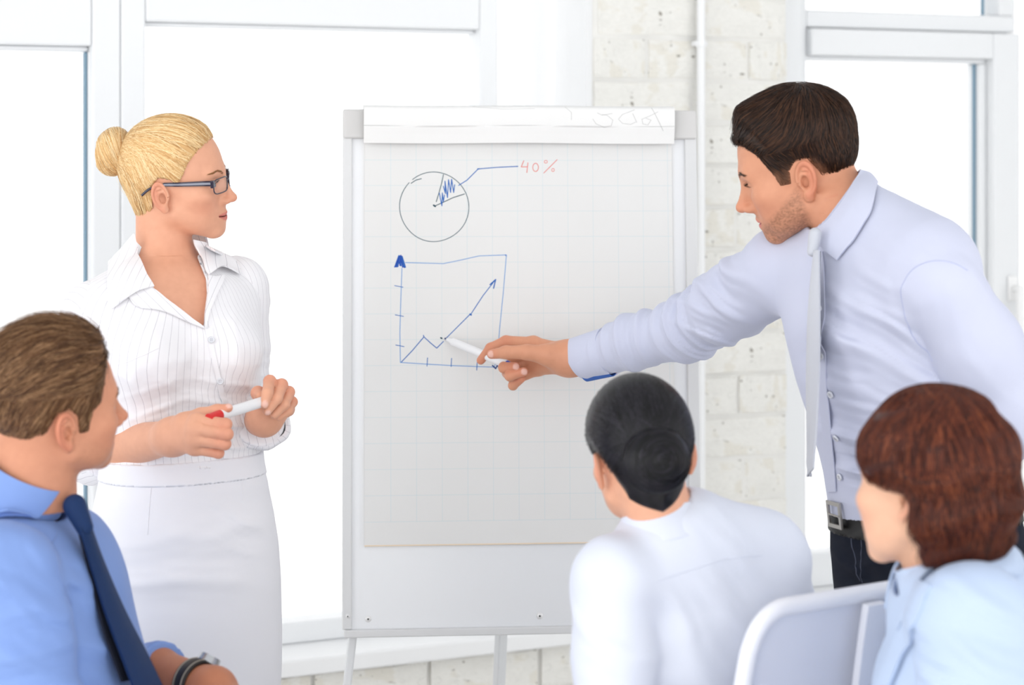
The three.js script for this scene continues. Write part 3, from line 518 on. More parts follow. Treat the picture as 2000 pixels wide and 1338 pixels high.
// a head with its neck, meshed in world place; neckTo is the neck's foot, body the field of the trunk it grows out of, cut the height where the coarser trunk mesh takes over
function makeHead(H, head, tone, neckTo, neckR, body, cut, cell = 0.002) {
  const inv = H.clone().invert(), e = inv.elements, sc = H.getMaxScaleOnAxis(), nt = neckTo.clone().applyMatrix4(inv), nb = neckR / sc;
  const local = (fn) => (x, y, z) => fn(e[0] * x + e[4] * y + e[8] * z + e[12], e[1] * x + e[5] * y + e[9] * z + e[13], e[2] * x + e[6] * y + e[10] * z + e[14]);
  const f = local((x, y, z) => smin(head.face(x, y, z), seg(x, y, z, 0, -0.035, -0.028, nb * 0.93, nt.x, nt.y, nt.z, nb * 1.04), 0.022) * sc);
  const all = body ? (x, y, z) => smin(f(x, y, z), body(x, y, z), 0.03) : f, c = V(0, 0, 0).applyMatrix4(H), toneW = local(tone);
  const geo = mesh(all, V(c.x - 0.16, cut, c.z - 0.16), V(c.x + 0.16, c.y + 0.17, c.z + 0.16), cell, { color: toneW });
  return { geo, all, head: f, toneW };
}
const eyeMats = { white: std(srgb(240, 236, 232), 0.15), dark: std(srgb(20, 16, 15), 0.1) };
function addEyes(person, H, iris, gaze = 0, down = 0) {
  for (const s of [1, -1]) {
    const q = new THREE.Group(); q.name = 'eye'; person.add(q);
    const geo = new THREE.SphereGeometry(0.0121, 28, 20).rotateX(Math.PI / 2), p = geo.attributes.position, col = new Float32Array(p.count * 3);
    for (let i = 0; i < p.count; i++) { const a = Math.acos(clamp(p.getZ(i) / 0.0121, -1, 1)), c = a < 0.19 ? [0.01, 0.01, 0.01] : a < 0.48 ? iris : [0.82, 0.79, 0.77]; col.set(c, i * 3); }
    geo.setAttribute('color', new THREE.BufferAttribute(col, 3)); geo.rotateX(down).rotateY(gaze).translate(0.0315 * s, 0.0095, 0.0775).applyMatrix4(H);
    person.remove(q); part('eye', geo, eyeMat, person);
  }
}
const eyeMat = new THREE.MeshPhysicalMaterial({ vertexColors: true, roughness: 0.12 });
function addBrows(person, H, head, color, thick = 1) {
  for (const s of [1, -1]) {
    const list = [];
    for (let i = 0; i < 70; i++) {
      const t = rnd(), x = lerp(0.012, 0.045, t), y = 0.029 + 0.008 * Math.sin(Math.min(1, t * 1.25) * 2.2) + rr(-0.0028, 0.0028) * (1 - 0.6 * t) * thick, pts = [], nor = [];
      for (let q = 0; q < 4; q++) { const X = x + q * 0.0023, Y = y + q * (0.0007 - 0.0014 * t); let z = 0.125, d; for (let k = 0; k < 60 && (d = head.face(s * X, Y, z)) > 0.0004; k++) z -= Math.max(d * 0.6, 0.0003); const nn = grad(head.face, s * X, Y, z, 0.003, V(0, 0, 0)); pts.push(V(s * X, Y, z).addScaledVector(nn, 0.0004 + q * 0.0003)); nor.push(nn); }
      list.push({ pts, nor, w: 0.0011, c: color.map((q) => q * rr(0.7, 1.3)) });
    }
    part('eyebrow', locks(list).applyMatrix4(H), hairMat, person);
  }
}
function addLashes(person, H, color) {
  for (const s of [1, -1]) { const list = []; for (let i = 0; i < 22; i++) { const x = lerp(-0.011, 0.0125, i / 21), g = 0.0045 - 14 * x * x - 0.08 * x, z = 0.0775 + Math.sqrt(Math.max(0, 0.0137 ** 2 - x * x - g * g)), a = V(s * (0.0315 + x), 0.0095 + g + 0.0006, z), b = a.clone().add(V(s * x * 0.25, 0.0012, 0.0045)), c = a.clone().add(V(s * x * 0.4, 0.0035, 0.0068)); list.push({ pts: [a, b, c], nor: [V(0, 1, 0), V(0, 1, 0), V(0, 1, 0)], w: 0.0009, c: color }); } part('eyelashes', locks(list).applyMatrix4(H), hairMat, person); }
}
// hands: palm bones and five fingers given as joints [point, radius]
function handField(wrist, wr, fingers, thumb, fore) {
  const palm = fingers.map((f) => bone(wrist, wr * 0.72, f[0][0], f[0][1] * 1.08)), fs = fingers.map((f) => chain(f, 0.004)), th = chain(thumb, 0.006), root = bone(wrist, wr * 0.8, thumb[0][0], thumb[0][1]);
  const fa = fore ? chain(fore, 0.02) : null, web = []; for (let i = 0; i < 3; i++) web.push(bone(fingers[i][0][0], fingers[i][0][1], fingers[i + 1][0][0], fingers[i + 1][0][1]));
  return (x, y, z) => {
    let p = palm[0](x, y, z); for (let i = 1; i < 4; i++) p = smin(p, palm[i](x, y, z), 0.016); for (const w of web) p = smin(p, w(x, y, z), 0.008);
    p = smin(p, root(x, y, z), 0.014); if (fa) p = smin(p, fa(x, y, z), 0.022);
    let d = p; for (const f of fs) d = Math.min(d, smin(p, f(x, y, z), 0.006)); let a = Infinity; for (const f of fs) a = Math.min(a, f(x, y, z)); d = Math.min(d, smin(p, a, 0.006));
    return Math.min(d, smin(p, th(x, y, z), 0.01));
  };
}
function handTone(base, tips, nails) {
  const red = mix3(base, lin(216, 112, 88), 0.55), nail = lin(240, 196, 182);
  return (x, y, z) => { let c = base, k = 0; for (const t of tips) k = Math.max(k, Math.exp(-((x - t.x) ** 2 + (y - t.y) ** 2 + (z - t.z) ** 2) / 0.00035)); c = mix3(c, red, 0.6 * k); for (const [p, r] of nails) { const q = Math.hypot(x - p.x, y - p.y, z - p.z); if (q < r) c = mix3(c, nail, 0.85 * smooth(r, r * 0.75, q)); } const n = fbm(x * 110, y * 110, z * 110); return [c[0] * (1 + n * 0.05), c[1] * (1 + n * 0.07), c[2] * (1 + n * 0.07)]; };
}
const fingers_ = (arr, r) => arr.map((f, i) => f.map((q, j) => [P(...q), (r[i] ?? r[0])[j]]));
// ---------------------------------------------------------------- shared cloth
const weave = speckle(128, 128, (u, v, i, j) => [128 + ((i >> 1) + (j >> 1)) % 2 * 40 + rr(-20, 20)], false);
const cloth = (r, g, b, extra = {}) => new THREE.MeshPhysicalMaterial({ color: srgb(r, g, b), roughness: 0.78, sheen: 0.3, sheenRoughness: 0.6, sheenColor: new THREE.Color(0.9, 0.92, 1), ...extra });
const buttonGeo = (() => { const g = new THREE.LatheGeometry([[0.0001, 0.0016], [0.003, 0.0015], [0.0036, 0.0024], [0.005, 0.0024], [0.0056, 0.0014], [0.0056, 0]].map((a) => new THREE.Vector2(...a)), 24).rotateX(Math.PI / 2); const th = []; for (const [x, y] of [[1, 1], [-1, 1], [1, -1], [-1, -1]]) th.push(new THREE.CylinderGeometry(0.0006, 0.0006, 0.0012, 6).rotateX(Math.PI / 2).translate(x * 0.0013, y * 0.0013, 0.0016)); return { disc: g, holes: mergeAll(th) }; })();
const buttonMat = std(srgb(226, 228, 234), 0.25), threadMat = std(srgb(150, 150, 160), 0.8);
function button(f, px, py, parent, size = 1, mat = buttonMat) {
  const p = sight(f, px, py); if (!p) return; const n = grad(f, p.x, p.y, p.z, 0.004, V(0, 0, 0)).clone(), q = new THREE.Quaternion().setFromUnitVectors(V(0, 0, 1), n), put = (g) => g.clone().scale(size, size, size).applyQuaternion(q).translate(p.x, p.y, p.z);
  part('button_thread', put(buttonGeo.holes), threadMat, part('button', put(buttonGeo.disc), mat, parent));
}
// a stitched seam lying on cloth along photo points
function seam(f, pts, r, mat, parent, name = 'seam', off = 0) {
  const w = pts.map((p) => sight(f, p[0], p[1])).filter(Boolean); if (w.length < 2) return; const cur = new THREE.CatmullRomCurve3(w, false, 'centripetal'), q = []; for (let i = 0; i <= 24; i++) q.push(settle(f, cur.getPoint(i / 24), off));
  part(name, tube(q, r, 40, 6), mat, parent);
}
// a leaf of cloth (collar, placket, pocket) spanned by photo points laid on a surface; rows of equal length
function leaf(f, rows, off, thick, mat, parent, name, uvw) {
  const W = rows.map((r) => new THREE.CatmullRomCurve3(r.map((p) => p.isVector3 ? p : p.length > 2 ? P(p[0], p[1], p[2]) : (sight(f, p[0], p[1]) ?? P(p[0], p[1], 3.7))), false, 'centripetal'));
  const at = (u, v) => { const q = new THREE.CatmullRomCurve3(W.map((c) => c.getPoint(u)), false, 'centripetal').getPoint(v); const d = f(q.x, q.y, q.z), o = typeof off === 'function' ? off(u, v) : off; if (d < o) { grad(f, q.x, q.y, q.z, 0.002, gTmp); q.addScaledVector(gTmp, (o - d)); } return q; };
  const nu = 18, nv = 12, grid = []; for (let j = 0; j <= nv; j++) { grid.push([]); for (let i = 0; i <= nu; i++) grid[j].push(at(i / nu, j / nv)); }
  const bil = (u, v) => { const x = clamp(u * nu, 0, nu - 1e-6), y = clamp(v * nv, 0, nv - 1e-6), i = Math.floor(x), j = Math.floor(y), a = grid[j][i].clone().lerp(grid[j][i + 1], x - i), b = grid[j + 1][i].clone().lerp(grid[j + 1][i + 1], x - i); return a.lerp(b, y - j); };
  const g = sheet(bil, nu * 2, nv * 2, thick); if (uvw) { const p = g.attributes.position, uv = g.attributes.uv; for (let i = 0; i < p.count; i++) { const t = uvw(p.getX(i), p.getY(i), p.getZ(i)); uv.setXY(i, t[0], t[1]); } }
  return part(name, g, mat, parent);
}
function shoe(person, at, dirX, dirZ, mat, len = 0.27, heel = 0.02) {
  const f = (x, y, z) => { let d = seg(x, y, z, 0, 0.035 + heel, -len * 0.32, 0.036, 0, 0.033, len * 0.3, 0.036); d = smin(d, ell(x, y - 0.03, z - len * 0.33, 0.042, 0.026, 0.075), 0.03); d = smin(d, seg(x, y, z, 0, 0.04 + heel, -len * 0.3, 0.035, 0, 0.1 + heel, -len * 0.28, 0.04), 0.03); d = Math.min(d, Math.max(Math.abs(x) - 0.03, Math.abs(z + len * 0.34) - 0.03, y - 0.05 - heel)); return Math.max(d, -y); };
  const g = mesh(f, V(-0.08, -0.02, -len * 0.6), V(0.08, 0.18 + heel, len * 0.72), 0.009); g.rotateY(Math.atan2(dirX, dirZ)).translate(at.x, 0, at.z); part('shoe', g, mat, person);
}
const shoeMat = std(srgb(28, 26, 28), 0.35);

// ---------------------------------------------------------------- standing woman in a striped blouse
{
  const w = thing('person', 'standing blonde woman with bun and glasses in pinstriped blouse and white skirt', 'person', [0, 0, 0]);
  const Fw = V(Math.sin(0.61), 0, Math.cos(0.61)), Rw = V(-Math.cos(0.61), 0, Math.sin(0.61)), Up = V(0, 1, 0);
  const O = P(352, 890, 3.72), yAt = (py, d = 3.73) => EYE - (py - HORIZON) / FOCAL * d - O.y;
  const ctr = (px) => (px - 352) / FOCAL * 3.72;           // sideways shift on the picture, spread on the right axis
  const st = (py, px, a, b, fw = 0) => [yAt(py), -ctr(px) * 0.82 + 0, ctr(px) * 0.57 + fw, a, b];
  const stations = [st(1338 + 500, 372, 0.10, 0.10), st(1338, 370, 0.158, 0.112), st(1200, 366, 0.163, 0.118), st(1080, 361, 0.163, 0.118), st(1000, 358, 0.155, 0.112), st(900, 356, 0.137, 0.1), st(830, 352, 0.14, 0.098), st(750, 345, 0.148, 0.1), st(680, 338, 0.158, 0.1), st(610, 325, 0.165, 0.095), st(555, 322, 0.135, 0.08), st(520, 325, 0.07, 0.058), st(498, 328, 0.03, 0.03)];
  stations.sort((a, b) => a[0] - b[0]);
  const trunkW = trunk(O, Up, Rw, Fw, stations, 2.2);
  const J = { rs: P(184, 614, 3.665), re: P(183, 880, 3.74), rw: P(338, 853, 3.52), ls: P(462, 563, 3.83), le: P(470, 832, 3.86), lw: P(517, 818, 3.66), nb: P(322, 530, 3.76), head: P(342, 366, 3.745) };
  const bust = P(322, 690, 3.72), bu = (s) => bust.clone().addScaledVector(Fw, 0.075).addScaledVector(Rw, 0.072 * s);
  const chestSkin = join(0.04, trunkW, bone(J.rs.clone().addScaledVector(Rw, -0.02), 0.052, P(322, 545, 3.75), 0.055), bone(J.ls.clone().addScaledVector(Rw, 0.015), 0.052, P(322, 545, 3.75), 0.055), ball(bu(1), 0.06), ball(bu(-1), 0.06));
  // skin: head, neck, chest in one, arms and hands
  const H = headAxes(J.head, 1.47, -0.02, 0.17, 0.885), head = headField({ jaw: 0.9, nose: 0.95, brow: 0.8, chin: 0.95, lip: 1.1, smile: 1, lids: 0.0047, noseUp: 0.002, ear: 0.9, earY: 0.005, fold: 0 });
  const base = lin(228, 168, 138), tone = skinTone(base, { lip: lin(206, 110, 104), mouth: 0.0285, smile: 1 });
  const neckF = bone(P(336, 440, 3.765), 0.045, J.nb, 0.052), cutY = P(330, 668, 3.7).y;
  const hd = makeHead(H, head, tone, J.nb, 0.049, grow(chestSkin, -0.009), cutY, 0.0019);
  const chestGeo = mesh((x, y, z) => Math.max(hd.all(x, y, z), 1.15 - y), V(-0.85, 1.1, -4.02), V(-0.38, cutY + 0.004, -3.5), 0.004, { color: hd.toneW });
  // right hand closed round the marker cap, back of the hand to the viewer
  const fR = fingers_([[[385, 822, 3.475], [441, 829, 3.455], [440, 834, 3.49], [415, 830, 3.505]], [[381, 838, 3.465], [443, 848, 3.447], [441, 851, 3.485], [412, 846, 3.50]], [[379, 857, 3.467], [439, 867, 3.452], [436, 868, 3.487], [408, 863, 3.50]], [[380, 875, 3.475], [427, 885, 3.468], [424, 884, 3.495], [402, 879, 3.505]]], [[0.0115, 0.0098, 0.0088, 0.0078], [0.0118, 0.0102, 0.009, 0.008], [0.0115, 0.0098, 0.0088, 0.0078], [0.0105, 0.0086, 0.0078, 0.007]]);
  const tR = [[P(360, 828, 3.495), 0.0165], [P(392, 812, 3.50), 0.0125], [P(424, 803, 3.492), 0.0105], [P(446, 797, 3.49), 0.0072]];
  const handR = handField(J.rw, 0.0285, fR, tR, [[J.re, 0.042], [P(250, 870, 3.65), 0.037], [J.rw, 0.0265]]);
  const hrGeo = mesh(handR, ...around([P(170, 780, 3.8), P(470, 920, 3.42)], 0.03), 0.0026, { color: handTone(base, [tR[3][0], ...fR.map((f) => f[1][0])], [[tR[3][0].clone().add(V(0.002, 0.005, 0.004)), 0.006]]) });
  // left hand, fingers bent over the other end of the marker
  const fL = fingers_([[[528, 778, 3.655], [527, 745, 3.60], [522, 768, 3.565], [517, 790, 3.56]], [[546, 780, 3.665], [550, 752, 3.605], [541, 778, 3.575], [522, 803, 3.57]], [[558, 788, 3.675], [564, 766, 3.62], [555, 790, 3.59], [536, 810, 3.585]], [[562, 800, 3.69], [571, 785, 3.64], [562, 803, 3.61], [546, 815, 3.605]]], [[0.0115, 0.0105, 0.0092, 0.0075], [0.0115, 0.0105, 0.0092, 0.0075], [0.011, 0.01, 0.0088, 0.0072], [0.0095, 0.0088, 0.0078, 0.0066]]);
  const tL = [[P(522, 808, 3.67), 0.0145], [P(511, 788, 3.645), 0.0122], [P(504, 768, 3.61), 0.0112], [P(508, 774, 3.585), 0.0085]];
  const handL = handField(J.lw, 0.026, fL, tL, [[J.le, 0.038], [J.lw, 0.025]]);
  const hlGeo = mesh(handL, ...around([P(455, 735, 3.9), P(580, 850, 3.54)], 0.03), 0.0026, { color: handTone(base, [...fL.map((f) => f[1][0]), tL[2][0]], [[fL[0][3][0].clone().add(V(0.001, 0.001, 0.007)), 0.0068], [fL[1][3][0].clone().add(V(0.002, -0.002, 0.006)), 0.0055]]) });
  const legsW = join(0.03, bone(P(330, 1100, 3.7), 0.085, V(-0.62, 0.52, -3.66), 0.055), bone(V(-0.62, 0.52, -3.66), 0.05, V(-0.63, 0.1, -3.7), 0.035), bone(P(390, 1100, 3.76), 0.085, V(-0.53, 0.52, -3.7), 0.055), bone(V(-0.53, 0.52, -3.7), 0.05, V(-0.52, 0.1, -3.74), 0.035));
  const legGeo = mesh(legsW, V(-0.75, 0.05, -3.9), V(-0.4, 1.1, -3.55), 0.014, { color: () => base });
  part('body', mergeAll([hd.geo, chestGeo, hrGeo, hlGeo, legGeo]), skinMat, w);
  addEyes(w, H, [0.12, 0.2, 0.28]); addBrows(w, H, head, lin(150, 104, 66), 0.8); addLashes(w, H, [0.03, 0.02, 0.015]);
  for (const [x, z] of [[-0.63, -3.68], [-0.52, -3.72]]) shoe(w, V(x, 0, z), Fw.x, Fw.z, std(srgb(235, 228, 220), 0.4), 0.23, 0.05);

  // blouse
  const stripeMap = speckle(512, 8, (u, v, i) => { const k = i % 64, a = k === 0 || k === 1; return a ? [168, 164, 174] : [246, 245, 248]; });
  const blouseMat = new THREE.MeshPhysicalMaterial({ map: stripeMap, roughness: 0.8, sheen: 0.25, sheenRoughness: 0.6, sheenColor: new THREE.Color(1, 1, 1), side: THREE.DoubleSide });
  const PER = 0.0117 * 8;                                   // eight stripes to a repeat
  const front = P(418, 640, 3.66);
  const uvTrunk = (x, y, z) => { const dx = x - O.x, dz = z - O.z, u = dx * Rw.x + dz * Rw.z, v = dx * Fw.x + dz * Fw.z; return [(Math.atan2(u, v + 0.02) * 0.128 + 0.01 * Math.sin(y * 9)) / PER, y]; };
  const uvArm = (a, b) => { const A = b.clone().sub(a).normalize(), X = V(0, 0, 1).addScaledVector(A, -A.z).normalize(), Y = A.clone().cross(X); return (x, y, z) => { const d = V(x - a.x, y - a.y, z - a.z); return [(d.dot(X) * 0.75 + d.dot(Y) * 0.66) / PER, y]; }; };
  let blouse = grow(chestSkin, 0.004);
  blouse = folds(blouse, [[P(250, 760, 3.62), 0.1, V(0.5, 0.85, 0).normalize(), 22, 0.006], [P(430, 850, 3.64), 0.11, V(0.2, 0.97, 0).normalize(), 28, 0.007], [P(300, 860, 3.6), 0.1, V(-0.3, 0.95, 0).normalize(), 26, 0.006], [P(470, 700, 3.7), 0.08, V(0.95, 0.2, 0).normalize(), 30, 0.005], [P(330, 760, 3.6), 0.14, V(0.98, -0.15, 0).normalize(), 14, 0.004]]);
  blouse = rumple(blouse, 0.0022, 16);
  const tri = poly2([[255, 420], [262, 470], [288, 545], [300, 562], [330, 588], [398, 640], [399, 612], [404, 575], [402, 545], [384, 500], [374, 470], [372, 420]]);
  const pix = (x, y, z) => [1000 + FOCAL * x / -z, HORIZON + (EYE - y) * FOCAL / -z];
  const opening = (x, y, z) => { const fw = (x - O.x) * Fw.x + (z - O.z) * Fw.z; if (fw < -0.05) return 1; const q = pix(x, y, z); return tri(q[0], q[1]) / 1130; };
  const neckHole = bone(P(330, 430, 3.765), 0.055, P(324, 530, 3.75), 0.062);
  const blouseBody = (x, y, z) => { let d = blouse(x, y, z); d = smax(d, -opening(x, y, z), 0.003); d = smax(d, -neckHole(x, y, z), 0.004); d = Math.max(d, -(y - P(350, 904, 3.7).y)); return d; };
  const bl = part('blouse', mesh(blouseBody, ...around([P(150, 450, 3.5), P(510, 925, 3.95)], 0.08), 0.0048, { uv: uvTrunk }), blouseMat, w, 'white blouse with thin grey pinstripes');
  const sleeve = (a, b, c, ra, rb, rc, extra, at) => { const fore = cutBy(bone(b, rb, c, rc), at, c.clone().sub(b).normalize()), upper = bone(a, ra, b, rb); return rumple(folds((x, y, z) => smin(upper(x, y, z), fore(x, y, z), 0.015), extra), 0.0025, 18); };
  const cR = P(222, 884, 3.70);
  const slR = sleeve(J.rs, J.re, J.rw, 0.058, 0.056, 0.05, [[P(170, 820, 3.7), 0.08, V(0.3, 0.95, 0).normalize(), 30, 0.006], [P(180, 700, 3.66), 0.12, V(0.6, 0.8, 0).normalize(), 18, 0.005]], cR);
  const slL = sleeve(J.ls, J.le, J.lw, 0.058, 0.052, 0.045, [[P(490, 780, 3.8), 0.08, V(0.3, 0.95, 0).normalize(), 34, 0.006], [P(480, 660, 3.8), 0.1, V(0.8, 0.5, 0).normalize(), 20, 0.005]], P(520, 826, 3.70));
  part('sleeve', mesh(slR, ...around([J.rs, J.re, cR], 0.09), 0.005, { uv: uvArm(J.rs, J.re) }), blouseMat, bl);
  part('sleeve', mesh(slL, ...around([J.ls, J.le, J.lw], 0.09), 0.005, { uv: uvArm(J.ls, J.le) }), blouseMat, bl);
  const cuff = (a, b, r) => { const A = b.clone().sub(a).normalize(), q = new THREE.Quaternion().setFromUnitVectors(V(0, 1, 0), A); const g = new THREE.LatheGeometry([[r - 0.006, 0], [r + 0.002, -0.003], [r + 0.006, 0.008], [r + 0.005, 0.024], [r + 0.001, 0.03], [r - 0.005, 0.028]].map((k) => new THREE.Vector2(...k)), 40); const p = g.attributes.position; for (let i = 0; i < p.count; i++) { const th = Math.atan2(p.getZ(i), p.getX(i)), k = 1 + 0.05 * Math.sin(th * 3 + 1) + 0.03 * Math.sin(th * 7); p.setX(i, p.getX(i) * k); p.setZ(i, p.getZ(i) * k); } g.computeVertexNormals(); g.applyQuaternion(q).translate(a.x, a.y, a.z); const u = g.attributes.uv; for (let i = 0; i < u.count; i++) u.setX(i, u.getX(i) * 0.32 / PER); part('cuff', g, blouseMat, bl, 'rolled up cuff'); };
  cuff(P(200, 884, 3.725), J.rw.clone().add(V(0, 0.01, 0)), 0.05); cuff(P(508, 826, 3.73), J.lw, 0.045);
  // collar: near leaf, far leaf, turned back fronts
  const onto = join(0.006, blouse, grow(neckF, 0.008));
  leaf(onto, [[[262, 455], [272, 500], [287, 540], [300, 562]], [[240, 482], [244, 530], [252, 560], [272, 572]], [[212, 512], [212, 560], [217, 604], [240, 588]]], (u, v) => 0.006 + 0.006 * Math.sin(v * 3.14), 0.003, blouseMat, bl, 'collar', (x, y, z) => [(x * 0.9 - y * 0.25) / PER, y]);
  leaf(onto, [[[374, 468], [386, 500], [398, 530], [405, 540]], [[392, 475], [410, 498], [425, 520], [432, 530]], [[420, 490], [445, 505], [462, 522], [468, 540]]], (u, v) => 0.006 + 0.006 * Math.sin(v * 3.14), 0.003, blouseMat, bl, 'collar', (x, y, z) => [(x * 0.9 + y * 0.4) / PER, y]);
  leaf(onto, [[[250, 580], [290, 563], [330, 589], [398, 640]], [[262, 596], [300, 588], [345, 612], [398, 641]], [[275, 603], [320, 610], [355, 625], [399, 643]]], 0.004, 0.003, blouseMat, bl, 'lapel', (x, y, z) => [(x * 0.7 + y * 0.7) / PER, y]);
  leaf(onto, [[[405, 540], [404, 575], [400, 610], [399, 643]], [[418, 543], [412, 580], [404, 615], [400, 643]], [[436, 540], [422, 575], [408, 612], [401, 643]]], 0.004, 0.003, blouseMat, bl, 'lapel', (x, y, z) => [(x * 0.9 - y * 0.3) / PER, y]);
  { const up2 = P(338, 430, 3.765).sub(J.nb).normalize(), c0 = P(330, 492, 3.77); part('collar_back', sheet((u, v) => { const t = lerp(-1.9, 1.9, u), q = Fw.clone().multiplyScalar(-Math.cos(t)).addScaledVector(Rw, Math.sin(t)), lift = lerp(0.0, 0.034, Math.sin(v * 1.57)), r = lerp(0.071, 0.055, v); return c0.clone().addScaledVector(q, r).addScaledVector(up2, lift - 0.004); }, 40, 8, 0.0035), blouseMat, bl); }
  const plain = std(srgb(244, 243, 246), 0.8);
  leaf(blouse, [[[399, 642], [418, 720], [432, 800], [436, 896]], [[414, 640], [428, 720], [444, 800], [450, 896]]], 0.0015, 0.002, plain, bl, 'placket');
  for (const [x, y] of [[413, 664], [430, 745]]) button(grow(blouse, 0.0025), x, y, bl, 1.0);
  seam(blouse, [[218, 715], [255, 705], [310, 680]], 0.0008, plain, bl); seam(blouse, [[330, 740], [334, 800], [335, 860]], 0.0008, plain, bl);

  // skirt
  const skirtMat = cloth(244, 244, 249); let sk = grow(trunkW, 0.006);
  sk = folds(sk, [[P(430, 1080, 3.62), 0.12, V(0.25, 0.95, 0).normalize(), 12, 0.006], [P(480, 1010, 3.68), 0.08, V(0.4, 0.9, 0).normalize(), 18, 0.005], [P(260, 1090, 3.6), 0.1, V(-0.3, 0.95, 0).normalize(), 14, 0.005]]); sk = rumple(sk, 0.002, 10);
  const y0 = P(350, 897, 3.7).y, skirtF = (x, y, z) => { const wv = 0.004 * Math.sin(x * 9); return Math.max(sk(x, y, z), y - y0 - wv, 0.50 - y); };
  const skirt = part('skirt', mesh(skirtF, V(-0.95, 0.46, -4.0), V(-0.25, y0 + 0.03, -3.45), 0.007), skirtMat, w, 'white high-waisted pencil skirt');
  part('waistband', mesh((x, y, z) => Math.max(sk(x, y, z) - 0.0025, y - y0 - 0.003 - 0.004 * Math.sin(x * 9), y0 - 0.032 - y), V(-0.95, y0 - 0.06, -4.0), V(-0.25, y0 + 0.03, -3.45), 0.005), skirtMat, skirt);
  seam(sk, [[298, 925], [292, 985], [288, 1045]], 0.0009, skirtMat, skirt, 'dart_seam'); seam(sk, [[470, 925], [473, 980]], 0.0009, skirtMat, skirt, 'dart_seam');

  // hair drawn back to a bun
  const gold = lin(232, 190, 132), pale = lin(250, 226, 180), brown = lin(176, 122, 70), cc = () => { const t = rnd(); return t < 0.55 ? mix3(gold, pale, rnd()) : mix3(gold, brown, rnd() * 0.75); };
  const line = poly2([[0.20, 0.22], [0.082, 0.1], [0.064, 0.082], [0.046, 0.058], [0.036, 0.036], [0.026, 0.019], [0.012, 0.03], [-0.012, 0.034], [-0.03, 0.01], [-0.033, -0.03], [-0.05, -0.05], [-0.2, -0.06], [-0.2, 0.22]]);
  const cap = (x, y, z) => { const t = 0.0025 + 0.0055 * smooth(0, 0.03, -line(z, y)) + 0.001 * smooth(0.03, 0.12, y) * smooth(0, 0.035, -line(z, y)); return smax(smin(head.core(x, y, z), seg(x, y, z, 0, -0.035, -0.03, 0.046, 0, -0.12, -0.045, 0.046), 0.03) - t, line(z, y), 0.006); };
  const bunC = V(0, 0.074, -0.118), bunF = (x, y, z) => ell(x - bunC.x, (y - bunC.y) * 0.96 + (z - bunC.z) * 0.25, (z - bunC.z) * 0.96 - (y - bunC.y) * 0.25, 0.042, 0.047, 0.036);
  const hairF = (x, y, z) => smin(cap(x, y, z), bunF(x, y, z), 0.006), list = [];
  const capGeo = mesh(hairF, V(-0.11, -0.1, -0.17), V(0.11, 0.17, 0.12), 0.003, { color: (x, y, z) => { const n = noise(x * 60, y * 60, z * 60); return mix3(gold, brown, 0.25 + 0.2 * n); } });
  const root = V(0, 0.072, -0.088);
  for (let i = 0; i < 5200; i++) {
    const a = rnd(); let s; const sd = rnd() < 0.5 ? 1 : -1;
    const zz = [[0.08, 0.098], [0.064, 0.081], [0.046, 0.057], [0.036, 0.035], [0.025, 0.019], [0.0, 0.034], [-0.02, 0.028], [-0.031, 0.0], [-0.034, -0.03], [-0.05, -0.05], [-0.075, -0.05]], k = a * (zz.length - 1), j = Math.min(zz.length - 2, Math.floor(k)), f = k - j;
    s = V(sd * (a < 0.1 ? rr(0, 0.06) : 0.08), lerp(zz[j][1], zz[j + 1][1], f) + rr(-0.003, 0.004), lerp(zz[j][0], zz[j + 1][0], f) - rr(-0.002, 0.006)); if (a > 0.88) s.x = rr(-0.05, 0.05);
    settle(cap, s, 0.001, 6); const start = rnd() < 0.6 ? 0 : rnd() * 0.4, e = root.clone().add(V(rr(-0.018, 0.018), rr(-0.022, 0.022), rr(-0.006, 0.006))), mid = s.clone().lerp(e, 0.5).add(V(s.x * 0.5, 0.02 + 0.015 * rnd(), 0.01));
    const s2 = s.clone().lerp(e, start * 0.6); list.push({ ...overlay(cap, [s2, mid.clone().lerp(e, start * 0.5), e], rr(0.0003, 0.0024), 13), w: rr(0.0008, 0.002), c: cc() });
  }
  for (let i = 0; i < 1300; i++) { const ph = rr(0, 6.28), e = [], tw = rr(1.2, 2.4), r0 = rr(0.3, 1); for (let q = 0; q < 7; q++) { const t = ph + q / 6 * tw, rr_ = 0.035, tilt = r0 * 1.5 - 0.6; e.push(bunC.clone().add(V(Math.cos(t) * rr_, Math.sin(t) * rr_, -0.05 * Math.sin(tilt) + 0.004 * q))); } list.push({ ...overlay(bunF, e, rr(0.0004, 0.0028), 10), w: rr(0.0009, 0.002), c: cc() }); }
  for (let i = 0; i < 60; i++) { const s = V(rr(-0.07, 0.07), rr(-0.05, 0.12), rr(-0.1, 0.05)); settle(cap, s, 0.003, 5); const dv = root.clone().sub(s).normalize(), pts = [], nor = []; for (let q = 0; q < 7; q++) { const p2 = s.clone().addScaledVector(dv, q * 0.008).add(V(rr(-0.001, 0.001), rr(-0.001, 0.001) + 0.003 * Math.sin(q * 0.5), 0)); const d = cap(p2.x, p2.y, p2.z); grad(cap, p2.x, p2.y, p2.z, 0.002, gTmp); p2.addScaledVector(gTmp, Math.max(0, 0.003 + 0.0012 * q - d)); pts.push(p2); nor.push(gTmp.clone()); } list.push({ pts, nor, w: 0.0007, c: pale }); }
  const hairW = part('hair', mergeAll([capGeo, locks(list)]).applyMatrix4(H), hairMat, w, 'smooth blonde hair drawn back into a bun');
  part('hair_pin', tube([V(0.03, 0.05, -0.09), V(0.036, 0.066, -0.096), V(0.034, 0.085, -0.09)].map((q) => settle(hairF, q, 0.002)), 0.0011, 12, 6).applyMatrix4(H), std(srgb(96, 70, 50), 0.3), hairW);

